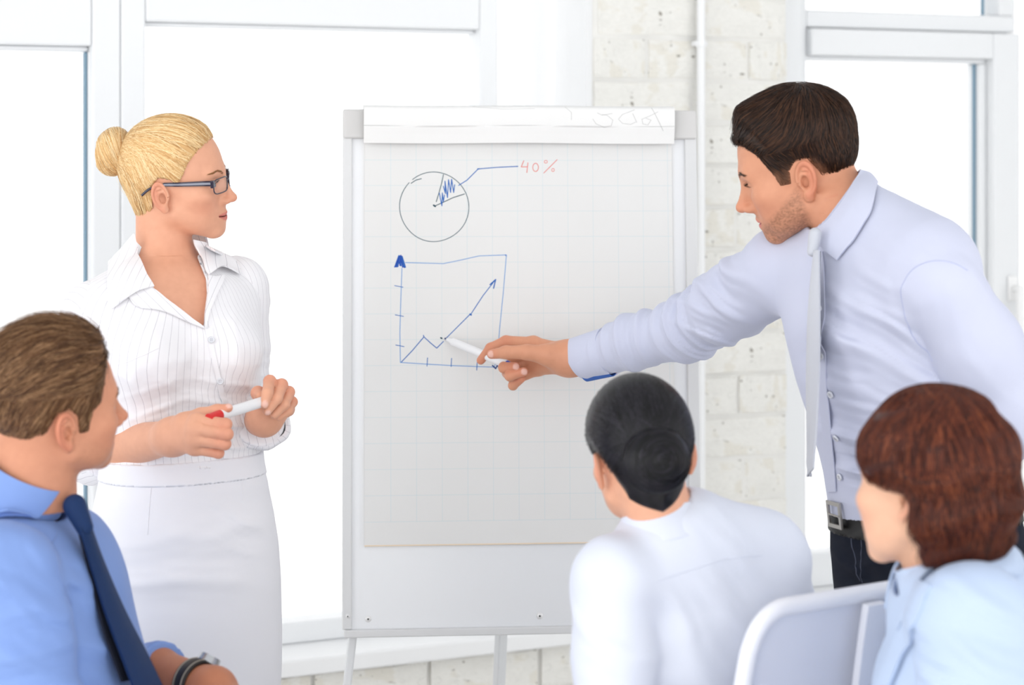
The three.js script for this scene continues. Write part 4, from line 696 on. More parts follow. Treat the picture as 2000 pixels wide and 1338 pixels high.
  // glasses
  const gl = new THREE.Group(); gl.name = 'eyeglasses'; gl.userData.label = 'dark rectangular eyeglasses with wide temple arms'; w.add(gl);
  const dark = std(srgb(38, 34, 56), 0.2, { clearcoat: 0.6 }), silver = std(srgb(150, 153, 166), 0.3, { metalness: 0.5 });
  for (const s of [1, -1]) {
    const c = V(s * 0.0335, 0.009, 0.107), rimPts = []; for (let i = 0; i < 40; i++) { const a = i / 40 * 6.2832, ca = Math.cos(a), sa = Math.sin(a), px = Math.sign(ca) * Math.pow(Math.abs(ca), 0.45) * 0.026, py = Math.sign(sa) * Math.pow(Math.abs(sa), 0.5) * 0.0145; rimPts.push(V(c.x + px, c.y + py, c.z - Math.abs(c.x + px) ** 2 * 4.2)); }
    part('rim', new THREE.TubeGeometry(new THREE.CatmullRomCurve3(rimPts, true), 80, 0.0013, 8, true).applyMatrix4(H), dark, gl);
    const sh = new THREE.Shape(rimPts.map((q) => new THREE.Vector2(q.x, q.y))), lg = new THREE.ShapeGeometry(sh), lp = lg.attributes.position; for (let i = 0; i < lp.count; i++) lp.setZ(i, 0.107 - lp.getX(i) ** 2 * 4.2); lg.computeVertexNormals(); part('lens', lg.applyMatrix4(H), M.glass, gl);
    const hx = s * 0.0645, tem = (y, h, t, mat, name, x0, x1, dx) => { const g = sheet((u, v) => { const z = lerp(0.088, -0.018, u), hh = h * lerp(1, 0.62, u), bend = u > 0.86 ? (u - 0.86) * 0.1 : 0; return V(s * (lerp(0.0655, 0.0765, smooth(0, 0.7, u)) + dx), y + (v - 0.5) * hh - bend * 0.9 + 0.002 * u, z); }, 24, 4, t); return part(name, g.applyMatrix4(H), mat, gl); };
    const arm = tem(0.0185, 0.0105, 0.0026, dark, 'temple_arm', 0, 1, 0); const ins = tem(0.0185, 0.0042, 0.0012, silver, 'silver_inlay', 0, 1, 0.0016); gl.remove(ins); arm.add(ins);
    part('temple_tip', tube([V(s * 0.0765, 0.0175, -0.016), V(s * 0.079, 0.011, -0.032), V(s * 0.0775, 0.0, -0.046)], 0.0027, 14, 8).applyMatrix4(H), dark, arm);
    part('hinge', box(Math.min(s * 0.058, s * 0.0668), Math.max(s * 0.058, s * 0.0668), 0.009, 0.024, 0.087, 0.0945, 0.0015).applyMatrix4(H), dark, gl);
  }
  part('bridge', tube([V(-0.009, 0.013, 0.1065), V(0, 0.0165, 0.1085), V(0.009, 0.013, 0.1065)], 0.0012, 14, 8).applyMatrix4(H), dark, gl);

  // marker held between the two hands
  const a = P(425, 812, 3.478), b = P(516, 784, 3.575), dirM = b.clone().sub(a).normalize();
  const mk = thing('marker_pen', 'white marker with a red end held by the blonde woman', 'marker', a.toArray()), mm = std(srgb(240, 240, 242), 0.3), red = std(srgb(214, 34, 34), 0.3);
  const rel = (k) => dirM.clone().multiplyScalar(k), L = a.distanceTo(b);
  part('barrel', rod(rel(0.006), rel(L + 0.012), 0.0088, 0.0088, 24), mm, mk); part('end_cap', rod(rel(-0.022), rel(0.008), 0.0078, 0.0086, 24), red, mk, 'red cap');
}
// ---------------------------------------------------------------- standing man who points at the chart
const shortHair = (H, head, line, o) => {
  // o: thick(x,y,z), flow(p) -> direction, color(), n, len, w
  const cap = (x, y, z) => smax(head.core(x, y, z) - o.thick(x, y, z), line(z, y), 0.005), list = [];
  const geo = mesh(cap, V(-0.11, -0.09, -0.14), V(0.11, 0.18, 0.13), 0.003, { color: (x, y, z) => { const n = noise(x * 70, y * 70, z * 70), c = o.color(0.4 + 0.2 * n, V(x, y, z)); return c; } });
  let made = 0;
  for (let i = 0; i < o.n * 6 && made < o.n; i++) {
    const th = rr(0, 6.283), ph = Math.acos(rr(-0.75, 1)), p = V(Math.sin(ph) * Math.cos(th) * 0.1, 0.04 + Math.cos(ph) * 0.11, Math.sin(ph) * Math.sin(th) * 0.12);
    settle(cap, p, 0.0005, 5); const inside = line(p.z, p.y); if (inside > 0.0005) continue; made++;
    const L = (typeof o.len === 'function' ? o.len(p) : o.len) * rr(0.7, 1.2), pts = [], nor = [], q = p.clone(), lift = (o.lift ? o.lift(p) : 0.06) * rr(0.4, 1.7), n = 7, wv = rr(0, 6.28), c = o.color(rnd(), p);
    for (let k = 0; k < n; k++) { grad(cap, q.x, q.y, q.z, 0.002, gTmp); const nn = gTmp.clone(); pts.push(q.clone().addScaledVector(nn, 0.0006 + L * lift * (k / (n - 1)))); nor.push(nn); const f = o.flow(q, rnd); f.addScaledVector(nn, -f.dot(nn)).normalize(); if (o.wave) { const s = f.clone().cross(nn); f.addScaledVector(s, o.wave * Math.sin(k * 1.1 + wv)); } q.addScaledVector(f, L / (n - 1)); settle(cap, q, 0.0005, 2); }
    list.push({ pts, nor, w: rr(o.w * 0.6, o.w * 1.3), c });
  }
  return { geo: mergeAll([geo, locks(list)]).applyMatrix4(H), cap };
};
// shirt collar standing round a neck: axis up, front direction, end angles
function shirtCollar(parent, mat, C, A, Fd, r, o = {}) {
  const S = A.clone().cross(Fd).normalize(), F = S.clone().cross(A).normalize(), k = { stand: 0.034, fall: 0.05, point: 0.085, gap: 0.14, spread: 0.62, flare: 0.012, tilt: 0.25, body: null, ...o };
  const dir = (ph) => F.clone().multiplyScalar(Math.cos(ph)).addScaledVector(S, Math.sin(ph));
  const band = sheet((u, v) => { const ph = lerp(-Math.PI + 0.0, Math.PI - 0.0, u), f = Math.cos(ph / 2) ** 2; return C.clone().addScaledVector(A, lerp(-0.012, k.stand, v) - k.tilt * 0.1 * f).addScaledVector(dir(ph), r + 0.001); }, 60, 4, 0.002);
  const fall = sheet((u, v) => {
    const s = u * 2 - 1, a = Math.abs(s), sg = Math.sign(s) || 1, pt = k.gap + (Math.PI - k.gap) * (1 - a), pb = k.spread + (Math.PI - k.spread) * (1 - a), ph = sg * lerp(pt, pb, v), f = Math.cos(ph / 2) ** 2;
    const drop = lerp(k.fall, k.point, Math.pow(a, 4)) * v, ro = r + 0.004 + k.flare * Math.sin(v * 1.9);
    const q = C.clone().addScaledVector(A, k.stand + 0.002 - k.tilt * 0.1 * f - drop).addScaledVector(dir(ph), ro); if (k.body) { const d = k.body(q.x, q.y, q.z); if (d < 0.006) { grad(k.body, q.x, q.y, q.z, 0.002, gTmp); q.addScaledVector(gTmp, 0.006 - d); } } return q;
  }, 90, 14, 0.0026);
  const c = part('collar', fall, mat, parent); part('collar_band', band, mat, c); return c;
}
{
  const m = thing('person', 'standing dark-haired man in pale lavender shirt and tie pointing at the chart', 'person');
  const lav = cloth(207, 211, 231), Up = V(0, 1, 0);
  const J = { ls: P(1838, 562, 3.325), le: P(1975, 800, 3.37), lw: P(1860, 985, 3.52), rs: P(1528, 528, 3.66), re: P(1345, 642, 3.90), rw: P(1112, 700, 4.07), nb: P(1676, 446, 3.52), head: P(1568, 337, 3.575) };
  // trunk leans: hips low right, chest forward to the left
  const O = P(1802, 1010, 3.52), A = P(1716, 440, 3.52).sub(O).normalize(), Rm = V(-0.54, 0, -0.84), Fm0 = V(-0.84, 0, 0.54);   // his right goes away from the viewer
  const F = Fm0.clone().addScaledVector(A, -Fm0.dot(A)).normalize(), R = F.clone().cross(A).normalize().multiplyScalar(-1); if (R.dot(Rm) < 0) R.multiplyScalar(-1);
  const L = P(1716, 440, 3.52).distanceTo(O);
  const stn = [[-0.12, 0, 0.0, 0.17, 0.115], [0, 0, 0, 0.165, 0.112], [0.1, 0, 0.005, 0.158, 0.112], [0.2, 0, 0.012, 0.165, 0.118], [0.29, 0, 0.02, 0.17, 0.124], [0.37, 0, 0.018, 0.174, 0.122], [0.43, 0, 0.0, 0.155, 0.1], [0.465, 0, -0.015, 0.105, 0.07], [L - 0.015, 0, -0.02, 0.05, 0.05]];
  const tr = trunk(O, A, R, F, stn, 2.4), inner = P(1682, 500, 3.52);
  const bodyF = join(0.05, tr, bone(J.ls.clone().lerp(inner, 0.08), 0.064, inner, 0.07), bone(J.rs.clone().lerp(inner, 0.12), 0.062, inner, 0.07), bone(P(1682, 420, 3.5), 0.046, P(1812, 505, 3.38), 0.064));
  const H = headAxes(J.head, -1.80, 0.32, -0.2, 0.99), head = headField({ brow: 1.15, nose: 1.08, open: 0.0025, smile: 0.8, lids: 0.0007, jaw: 1.02, ear: 0.98, fold: 0 });
  const base = lin(220, 156, 124), tone = skinTone(base, { stubble: 0.7, smile: 0.8, mouth: 0.027, open: 0.0025, lip: lin(214, 120, 116) });
  const cutY = P(1650, 500, 3.5).y, hd = makeHead(H, head, tone, J.nb, 0.06, null, cutY);
  // pointing hand
  const fR = fingers_([[[1042, 672, 4.11], [988, 667, 4.13], [958, 680, 4.14], [939, 704, 4.15]], [[1040, 690, 4.13], [985, 712, 4.15], [984, 718, 4.09], [1007, 716, 4.075]], [[1044, 706, 4.13], [992, 728, 4.14], [996, 734, 4.08], [1023, 726, 4.07]], [[1052, 720, 4.12], [1004, 742, 4.13], [1002, 753, 4.11], [1018, 740, 4.085]]], [[0.0135, 0.0112, 0.0098, 0.0082], [0.0135, 0.0115, 0.0102, 0.0088], [0.013, 0.011, 0.01, 0.0086], [0.012, 0.0098, 0.0088, 0.0078]]);
  const tR = [[P(1072, 694, 4.06), 0.02], [P(1030, 688, 4.055), 0.0142], [P(988, 688, 4.06), 0.0118], [P(960, 692, 4.075), 0.009]];
  const handR = handField(J.rw, 0.033, fR, tR, [[P(1200, 690, 4.03), 0.037], [J.rw, 0.0295]]);
  const hGeo = mesh(handR, ...around([P(925, 640, 4.18), P(1200, 770, 4.03)], 0.03), 0.0026, { color: handTone(base, [...fR.map((f) => f[3][0]), tR[3][0], fR[0][1][0], fR[0][2][0]], [[fR[1][3][0].clone().add(V(0.001, 0.001, 0.008)), 0.0075], [fR[2][3][0].clone().add(V(0.001, 0.001, 0.008)), 0.0075], [tR[3][0].clone().add(V(-0.001, 0.001, 0.008)), 0.0075]]) });
  const hipL = P(1850, 1080, 3.44), hipR = P(1770, 1080, 3.6), kn = (h, dx) => V(h.x + dx, 0.54, h.z + 0.02), an = (h, dx) => V(h.x + dx, 0.1, h.z - 0.02);
  const legF = join(0.04, chain([[hipL, 0.09], [kn(hipL, 0.02), 0.06], [an(hipL, 0.05), 0.045]]), chain([[hipR, 0.09], [kn(hipR, -0.02), 0.06], [an(hipR, -0.03), 0.045]]));
  const bodyGeo = mesh(join(0.04, grow(bodyF, -0.016), chain([[J.ls, 0.045], [J.le, 0.038], [J.lw, 0.03], [P(1840, 1020, 3.56), 0.03]]), chain([[J.rs, 0.045], [J.re, 0.038], [P(1170, 694, 4.04), 0.03]]), legF), V(0.1, 0.06, -4.2), V(1.0, cutY + 0.01, -3.1), 0.014, { color: () => base });
  part('body', mergeAll([hd.geo, hGeo, bodyGeo]), skinMat, m);
  addEyes(m, H, [0.1, 0.1, 0.08], 0, 0.5); addBrows(m, H, head, lin(74, 50, 36), 1.3); addLashes(m, H, [0.02, 0.015, 0.01]);
  // hair with a crown whorl, short at the sides
  const line = poly2([[0.2, 0.2], [0.105, 0.106], [0.088, 0.092], [0.07, 0.08], [0.057, 0.064], [0.048, 0.046], [0.04, 0.026], [0.035, 0.004], [0.018, 0.002], [0.013, 0.024], [0.0, 0.036], [-0.022, 0.034], [-0.032, 0.008], [-0.036, -0.022], [-0.056, -0.05], [-0.2, -0.066], [-0.2, 0.22]]);
  const whorl = V(0, 0.128, -0.045), dk = lin(44, 28, 20), md = lin(86, 56, 37), bk = lin(18, 12, 10);
  const hr = shortHair(H, head, line, { n: 9500, w: 0.0015, thick: (x, y, z) => { const k = smooth(0, lerp(0.03, 0.06, smooth(0.03, 0.08, z)), -line(z, y)); return 0.0012 + k * (0.004 + 0.011 * smooth(0.03, 0.1, y) + 0.01 * smooth(0.02, 0.09, z) * smooth(0.06, 0.1, y)); }, color: (t, p) => mix3(t < 0.5 ? mix3(bk, dk, t * 2) : mix3(dk, md, (t - 0.5) * 1.6), lin(150, 104, 78), 0.6 * smooth(-0.018, -0.002, line(p.z, p.y)) * smooth(0.045, 0.02, p.y)), len: (p) => 0.008 + 0.026 * smooth(0.02, 0.1, p.y), lift: (p) => 0.05 + 0.22 * smooth(0.06, 0.11, p.y) * smooth(0.02, 0.09, p.z), flow: (p) => { const d = p.clone().sub(whorl); d.y *= 0.6; if (p.z > 0) d.z += 0.05; if (p.y < 0.06) d.set(d.x * 0.1, -0.06, -0.02 - 0.02 * Math.sign(p.z)); d.add(V(rr(-0.015, 0.015), rr(-0.01, 0.01), rr(-0.01, 0.01))); return d; } });
  part('hair', hr.geo, hairMat, m, 'short dark brown hair with a crown whorl');

  // trousers, belt, buckle
  const jean = new THREE.MeshPhysicalMaterial({ color: srgb(30, 34, 46), roughness: 0.9, specularIntensity: 0.3, bumpMap: weave, bumpScale: 0.0006 });
  const beltC = P(1714, 985, 3.52), tro = folds(join(0.05, trunk(O, A, R, F, [[-0.16, 0, -0.002, 0.172, 0.122], [-0.04, 0, 0, 0.17, 0.118], [0.03, 0, 0, 0.166, 0.114]], 2.4), grow(legF, 0.018)), [[P(1640, 1110, 3.5), 0.07, V(0.5, 0.85, 0).normalize(), 28, 0.006], [P(1700, 1120, 3.46), 0.07, V(-0.5, 0.85, 0).normalize(), 24, 0.005]]);
  const nB = A.clone(), waist = O.clone().addScaledVector(A, 0.022);
  const trousers = part('trousers', mesh((x, y, z) => Math.max(cutBy(tro, waist, nB)(x, y, z), 0.09 - y), V(0.2, 0.06, -3.85), V(1.0, 1.12, -3.2), 0.008), jean, m, 'dark navy jeans');
  const stitch = std(srgb(86, 92, 108), 0.8); seam(tro, [[1668, 1010], [1664, 1040], [1668, 1080], [1680, 1135]], 0.001, stitch, trousers, 'fly_seam'); seam(tro, [[1678, 1020], [1680, 1050], [1682, 1090], [1684, 1138]], 0.0009, stitch, trousers, 'fly_seam'); seam(tro, [[1720, 1040], [1735, 1066], [1760, 1078], [1790, 1082]], 0.001, stitch, trousers, 'pocket_seam');
  const beltMat = std(srgb(16, 14, 16), 0.4, { specularIntensity: 0.4 }), steel = std(srgb(178, 174, 168), 0.28, { metalness: 0.85 });
  const belt = part('belt', mesh((x, y, z) => { const t = (x - O.x) * A.x + (y - O.y) * A.y + (z - O.z) * A.z; return Math.max(tro(x, y, z) - 0.004, Math.abs(t - 0.004) - 0.0155); }, V(0.2, 0.9, -3.85), V(1.0, 1.2, -3.2), 0.005), beltMat, m, 'black leather belt');
  { const p = sight(tro, 1640, 1004) ?? P(1640, 1004, 3.5), n = grad(tro, p.x, p.y, p.z, 0.004, V(0, 0, 0)).clone(), q = new THREE.Matrix4().lookAt(V(0, 0, 0), n.clone().multiplyScalar(-1), A).setPosition(p.clone().addScaledVector(n, 0.008)); const fr = new THREE.Shape(); fr.moveTo(-0.024, -0.021); fr.lineTo(0.024, -0.021); fr.lineTo(0.024, 0.021); fr.lineTo(-0.024, 0.021); const hole = new THREE.Path(); hole.moveTo(-0.019, -0.016); hole.lineTo(-0.019, 0.016); hole.lineTo(0.019, 0.016); hole.lineTo(0.019, -0.016); fr.holes.push(hole);
    const bk = part('buckle', new THREE.ExtrudeGeometry(fr, { depth: 0.003, bevelSize: 0.0008, bevelThickness: 0.0008, bevelSegments: 2 }).applyMatrix4(q), steel, belt, 'square steel buckle'); part('prong', rod(V(-0.02, 0, 0.003), V(0.024, 0, 0.005), 0.0016).applyMatrix4(q), steel, bk); }
  for (const [h, dx] of [[hipL, 0.05], [hipR, -0.03]]) shoe(m, V(h.x + dx, 0, h.z + 0.0), F.x, F.z, shoeMat);

  // shirt
  let sh = grow(bodyF, 0.006);
  sh = folds(sh, [[P(1760, 660, 3.38), 0.11, V(0.5, 0.86, 0).normalize(), 17, 0.012], [P(1700, 720, 3.4), 0.14, V(0.35, 0.93, 0).normalize(), 13, 0.012], [P(1660, 880, 3.42), 0.1, V(0.15, 0.98, 0).normalize(), 20, 0.012], [P(1690, 620, 3.38), 0.11, V(0.85, 0.5, 0).normalize(), 12, 0.009], [P(1640, 940, 3.42), 0.06, V(0, 1, 0), 34, 0.008]]); sh = rumple(sh, 0.0025, 12);
  const dirA = J.re.clone().sub(J.rs).normalize(), dirB = J.rw.clone().sub(J.re).normalize();
  let sR = chain([[J.rs, 0.073], [J.rs.clone().lerp(J.re, 0.55), 0.062], [J.re, 0.054], [J.re.clone().lerp(J.rw, 0.45), 0.046], [P(1150, 700, 4.05), 0.039]], 0.03);
  sR = folds(sR, [[J.re.clone().add(V(0, 0.02, 0.03)), 0.085, dirA.clone().lerp(dirB, 0.5).normalize(), 22, 0.018], [P(1250, 660, 3.97), 0.09, dirB, 24, 0.01], [P(1450, 560, 3.72), 0.1, V(0.6, 0.75, 0).normalize(), 15, 0.015], [P(1390, 620, 3.8), 0.07, V(0.35, 0.9, 0).normalize(), 24, 0.013]]); sR = rumple(sR, 0.002, 16);
  const cuffAt = P(1131, 700, 4.062), sRc = cutBy(sR, cuffAt.clone().addScaledVector(dirB, -0.005), dirB);
  let sL = chain([[J.ls, 0.066], [J.ls.clone().lerp(J.le, 0.5), 0.068], [J.le, 0.061], [J.lw, 0.048]], 0.03);
  sL = folds(sL, [[P(1960, 790, 3.4), 0.08, V(0.6, 0.8, 0).normalize(), 24, 0.008], [P(1850, 640, 3.33), 0.1, V(0.86, 0.5, 0).normalize(), 14, 0.006], [P(1900, 520, 3.34), 0.06, V(0.8, 0.6, 0).normalize(), 40, 0.003]]); sL = rumple(sL, 0.002, 14);
  const foot = O.clone().addScaledVector(A, 0.015), hole = bone(P(1560, 300, 3.54), 0.062, P(1668, 440, 3.525), 0.06), open = (x, y, z) => smax(sh(x, y, z), -hole(x, y, z), 0.006), trunkCut = cutBy(open, foot, A.clone().multiplyScalar(-1));
  const shirtF = (x, y, z) => smin(smin(trunkCut(x, y, z), sL(x, y, z), 0.004), sRc(x, y, z), 0.022);
  const shirt = part('shirt', mesh(shirtF, V(0.08, 0.98, -4.15), V(1.0, 1.62, -3.1), 0.0046), lav, m, 'pale lavender button-up shirt');
  { const a = cuffAt.clone().addScaledVector(dirB, -0.072), ax = dirB, X = V(0, 1, 0).addScaledVector(ax, -ax.y).normalize(), Y = ax.clone().cross(X); const g = sheet((u, v) => { const t = lerp(-2.8, 2.9, u), rad = lerp(0.0415, 0.037, v) + (u > 0.93 ? 0.002 : 0); return a.clone().addScaledVector(ax, v * 0.072 + 0.006 * Math.cos(t) * v).addScaledVector(X, Math.cos(t) * rad * 1.06).addScaledVector(Y, Math.sin(t) * rad * 0.96); }, 60, 10, 0.003); const cf = part('cuff', g, lav, shirt); const g2 = sheet((u, v) => { const t = lerp(-3.14, 3.14, u), rad = lerp(0.036, 0.0345, v) + 0.0085 * Math.exp(-(((Math.abs(t) - 3.14) / 0.45) ** 2)); return a.clone().addScaledVector(ax, 0.002 + v * 0.066 + 0.005 * Math.cos(t) * v).addScaledVector(X, Math.cos(t) * rad * 1.06).addScaledVector(Y, Math.sin(t) * rad * 0.96); }, 60, 6, 0.0015); part('cuff_lining', g2, std(srgb(58, 104, 186), 0.8), cf, 'blue cuff lining'); }
  const thread = cloth(192, 198, 226); seam(shirtF, [[1820, 705], [1785, 660], [1765, 608], [1759, 565], [1778, 530], [1818, 510], [1856, 512], [1890, 528]], 0.001, thread, shirt, 'armhole_seam');
  leaf(sh, [[[1592, 492], [1596, 620], [1600, 760], [1618, 960]], [[1608, 492], [1612, 620], [1616, 760], [1634, 960]]], 0.002, 0.002, lav, shirt, 'placket');
  for (const [x, y] of [[1600, 603], [1604, 695], [1622, 771], [1633, 856], [1640, 932]]) button(grow(sh, 0.003), x, y, shirt, 1.05);
  const cA = V(-0.80, 0.59, -0.08).normalize(), around_ = join(0.01, sh, bone(P(1612, 380, 3.54), 0.067, P(1660, 425, 3.53), 0.069));
  shirtCollar(shirt, lav, P(1634, 397, 3.53).addScaledVector(cA, -0.036), cA, V(-0.57, -0.80, 0.32), 0.063, { stand: 0.036, fall: 0.03, point: 0.034, gap: 0.3, spread: 0.4, tilt: 0, flare: 0.002 });
  leaf(around_, [[[1676, 337], [1652, 392], [1618, 436], [1589, 458]], [[1694, 348], [1676, 402], [1642, 452], [1612, 484]], [[1713, 362], [1704, 416], [1672, 470], [1640, 508]]], (u, v) => 0.006 + 0.004 * Math.sin(v * 3.14), 0.003, lav, shirt, 'collar_leaf');
  // tie: knot at the collar, blades hanging plumb away from the leaning chest
  const tieMat = std(srgb(198, 201, 210), 0.42, { sheen: 0.5, sheenColor: new THREE.Color(1, 1, 1) }), lining = std(srgb(104, 108, 124), 0.7), tie = new THREE.Group(); tie.name = 'tie'; tie.userData.label = 'silver grey tie'; m.add(tie);
  const kn0 = P(1591, 462, 3.44), kF = (x, y, z) => seg(x, y, z, kn0.x + 0.001, kn0.y + 0.004, kn0.z, 0.0105, kn0.x - 0.004, kn0.y - 0.024, kn0.z + 0.004, 0.0085); part('knot', mesh(kF, ...around([kn0], 0.05), 0.003), tieMat, tie);
  const wd = V(0.2, 0, 0.98).normalize(), path = new THREE.CatmullRomCurve3([P(1592, 488, 3.425), P(1587, 600, 3.40), P(1584, 740, 3.40), P(1581, 860, 3.40), P(1578, 930, 3.40)]);
  part('front_blade', sheet((u, v) => { const c = path.getPoint(v), hw = lerp(0.017, 0.042, smooth(0, 0.85, v)) * (v > 0.93 ? 1 - (v - 0.93) / 0.07 * 0.96 : 1), s = (u - 0.5) * 2; return c.addScaledVector(wd, s * hw * 0.62).add(V(0.003 * s * s + 0.004 * Math.sin(v * 5) * s, 0, 0)); }, 14, 60, 0.004), tieMat, tie);
  const path2 = new THREE.CatmullRomCurve3([P(1597, 490, 3.44), P(1595, 600, 3.43), P(1594, 705, 3.43)]); part('back_blade', sheet((u, v) => path2.getPoint(v).addScaledVector(wd, (u - 0.5) * lerp(0.022, 0.034, v)), 6, 30, 0.003), lining, tie, 'grey back blade');

  // marker in the hand, its tip at the page
  const tipUV = chartAt(869, 661, 0.0055), tip = chartCorner.bl.clone().addScaledVector(chartU, tipUV[0]).addScaledVector(chartV, tipUV[1]).addScaledVector(chartN, 0.0055), end = P(990, 712, 4.105), dm = end.clone().sub(tip).normalize(), rel = (k) => dm.clone().multiplyScalar(k), ML = tip.distanceTo(end);
  const mk = thing('marker_pen', 'white marker with a blue end in the hand at the chart', 'marker', tip.toArray()), mm = std(srgb(243, 243, 245), 0.3);
  part('nib', rod(rel(0.0), rel(0.008), 0.0015, 0.0025, 12), std(srgb(40, 60, 120), 0.6), mk); part('nib_holder', rod(rel(0.007), rel(0.024), 0.0035, 0.006, 20), mm, mk); part('barrel', rod(rel(0.023), rel(ML), 0.0078, 0.0084, 24), mm, mk); part('end_plug', rod(rel(ML), rel(ML + 0.016), 0.008, 0.0068, 24), std(srgb(36, 76, 190), 0.35), mk, 'blue end plug');
}
// ---------------------------------------------------------------- office chairs with mesh backs
const chairWhite = std(srgb(236, 238, 246), 0.35), meshMat = new THREE.MeshPhysicalMaterial({ color: srgb(240, 243, 252), roughness: 0.9, transmission: 0.42, thickness: 0, side: THREE.DoubleSide, bumpMap: weave, bumpScale: 0.0005 }), casterMat = std(srgb(60, 60, 66), 0.5);
function officeChair(label, at, turn, backTop) {           // local: sitter faces +z, seat at 0.45
  const c = thing('office_chair', label, 'chair', at, turn), tp = backTop;
  for (let i = 0; i < 5; i++) { const a = i / 5 * 6.283 + 0.3, e = V(Math.sin(a) * 0.29, 0.07, Math.cos(a) * 0.29); part('base_leg', rod(V(0, 0.1, 0), e, 0.022, 0.014, 14), chairWhite, c); part('caster', new THREE.CylinderGeometry(0.027, 0.027, 0.034, 20).rotateZ(Math.PI / 2).rotateY(a).translate(e.x, 0.027, e.z), casterMat, c); }
  part('column', mergeAll([rod(V(0, 0.07, 0), V(0, 0.27, 0), 0.03, 0.03, 20), rod(V(0, 0.25, 0), V(0, 0.4, 0), 0.018, 0.018, 20)]), chairWhite, c);
  part('seat', new RoundedBoxGeometry(0.47, 0.06, 0.46, 4, 0.028).translate(0, 0.42, 0), meshMat.clone().copy(cloth(222, 228, 242)), c);
  const prof = (y) => -0.235 - 0.10 * (y - 0.5) + 0.02 * Math.sin((y - 0.5) * 5), hw = (y) => 0.232 - 0.03 * smooth(0.7, tp, y), pts = [], rc = 0.055;
  const add = (x, y) => pts.push(V(x, y, prof(y)));
  for (let i = 0; i <= 8; i++) add(-hw(lerp(0.52, tp - rc, i / 8)), lerp(0.52, tp - rc, i / 8));
  for (let i = 1; i <= 6; i++) { const a = i / 7 * Math.PI / 2; add(-hw(tp) + rc - rc * Math.cos(a), tp - rc + rc * Math.sin(a)); }
  for (let i = 0; i <= 8; i++) add(lerp(-hw(tp) + rc, hw(tp) - rc, i / 8), tp);
  for (let i = 1; i <= 6; i++) { const a = Math.PI / 2 - i / 7 * Math.PI / 2; add(hw(tp) - rc + rc * Math.cos(a), tp - rc + rc * Math.sin(a)); }
  for (let i = 8; i >= 0; i--) add(hw(lerp(0.52, tp - rc, i / 8)), lerp(0.52, tp - rc, i / 8)); for (let i = 1; i < 6; i++) add(lerp(0.232, -0.232, i / 6), 0.515);
  part('back_frame', new THREE.TubeGeometry(new THREE.CatmullRomCurve3(pts, true), 220, 0.0125, 12, true), chairWhite, c, 'white tubular back frame');
  part('mesh_back', sheet((u, v) => { const y = lerp(0.525, tp - 0.004, v), e = tp - y, w = hw(y) - (e < rc ? rc - Math.sqrt(Math.max(0, rc * rc - (rc - e) ** 2)) : 0); return V((u * 2 - 1) * w, y, prof(y) + 0.012 * (1 - (u * 2 - 1) ** 2) * (1 - v) - 0.003 * Math.sin(v * 60) * 0.15); }, 24, 36, 0.0012), meshMat, c, 'translucent white mesh');
  part('spine', sheet((u, v) => { const y = lerp(0.36, tp - 0.01, v); return V((u - 0.5) * lerp(0.08, 0.034, v), y, prof(y) - 0.022 - 0.01 * (1 - v) + (v < 0.12 ? (0.12 - v) * 1.2 : 0)); }, 6, 30, 0.012), chairWhite, c);
  return c;
}
const chairTurn = (fx, fz) => Math.atan2(fx, fz);
officeChair('white mesh-backed office chair behind the woman with the black bun', [0.335, 0, -3.235], chairTurn(-0.57, -0.82), 1.02);
officeChair('white office chair under the seated man in blue', P(40, 1338, 3.16).setY(0).toArray(), chairTurn(0.93, 0.37), 0.82);
officeChair('white office chair under the red-haired woman', [0.69, 0, -2.73], chairTurn(-0.8, 0.6), 0.82);

// a seated lower body: hips, thighs, shins, shoes
function seatedLegs(p, hip, F, R, mat, name, label) {
  const f = [], G = (a, s) => a.clone().addScaledVector(R, s);
  for (const s of [-0.1, 0.1]) { const h = G(hip, s), k = h.clone().addScaledVector(F, 0.42), an = k.clone().addScaledVector(F, 0.02); k.y = 0.51; an.y = 0.1; h.y = 0.535; f.push(chain([[h, 0.085], [k, 0.062], [an, 0.045]], 0.03)); shoe(p, an.clone().addScaledVector(F, 0.05), F.x, F.z, shoeMat, 0.25); }
  const all = join(0.05, ...f), ks = hip.clone().addScaledVector(F, 0.3), fl = (x, y, z) => Math.max(all(x, y, z), 0.09 - y);
  part(name, mesh(fl, V(Math.min(hip.x, ks.x) - 0.42, 0.05, Math.min(hip.z, ks.z) - 0.42), V(Math.max(hip.x, ks.x) + 0.42, 0.68, Math.max(hip.z, ks.z) + 0.42), 0.012), mat, p, label);
  return grow(all, -0.012);
}
const dirs = (fx, fz) => { const F = V(fx, 0, fz).normalize(); return [F, F.clone().cross(V(0, 1, 0)).normalize()]; };
function leanFrame(O, T, F0) { const A = T.clone().sub(O).normalize(), F = F0.clone().addScaledVector(A, -F0.dot(A)).normalize(), R = F.clone().cross(A).normalize(); return { A, F, R, L: T.distanceTo(O) }; }

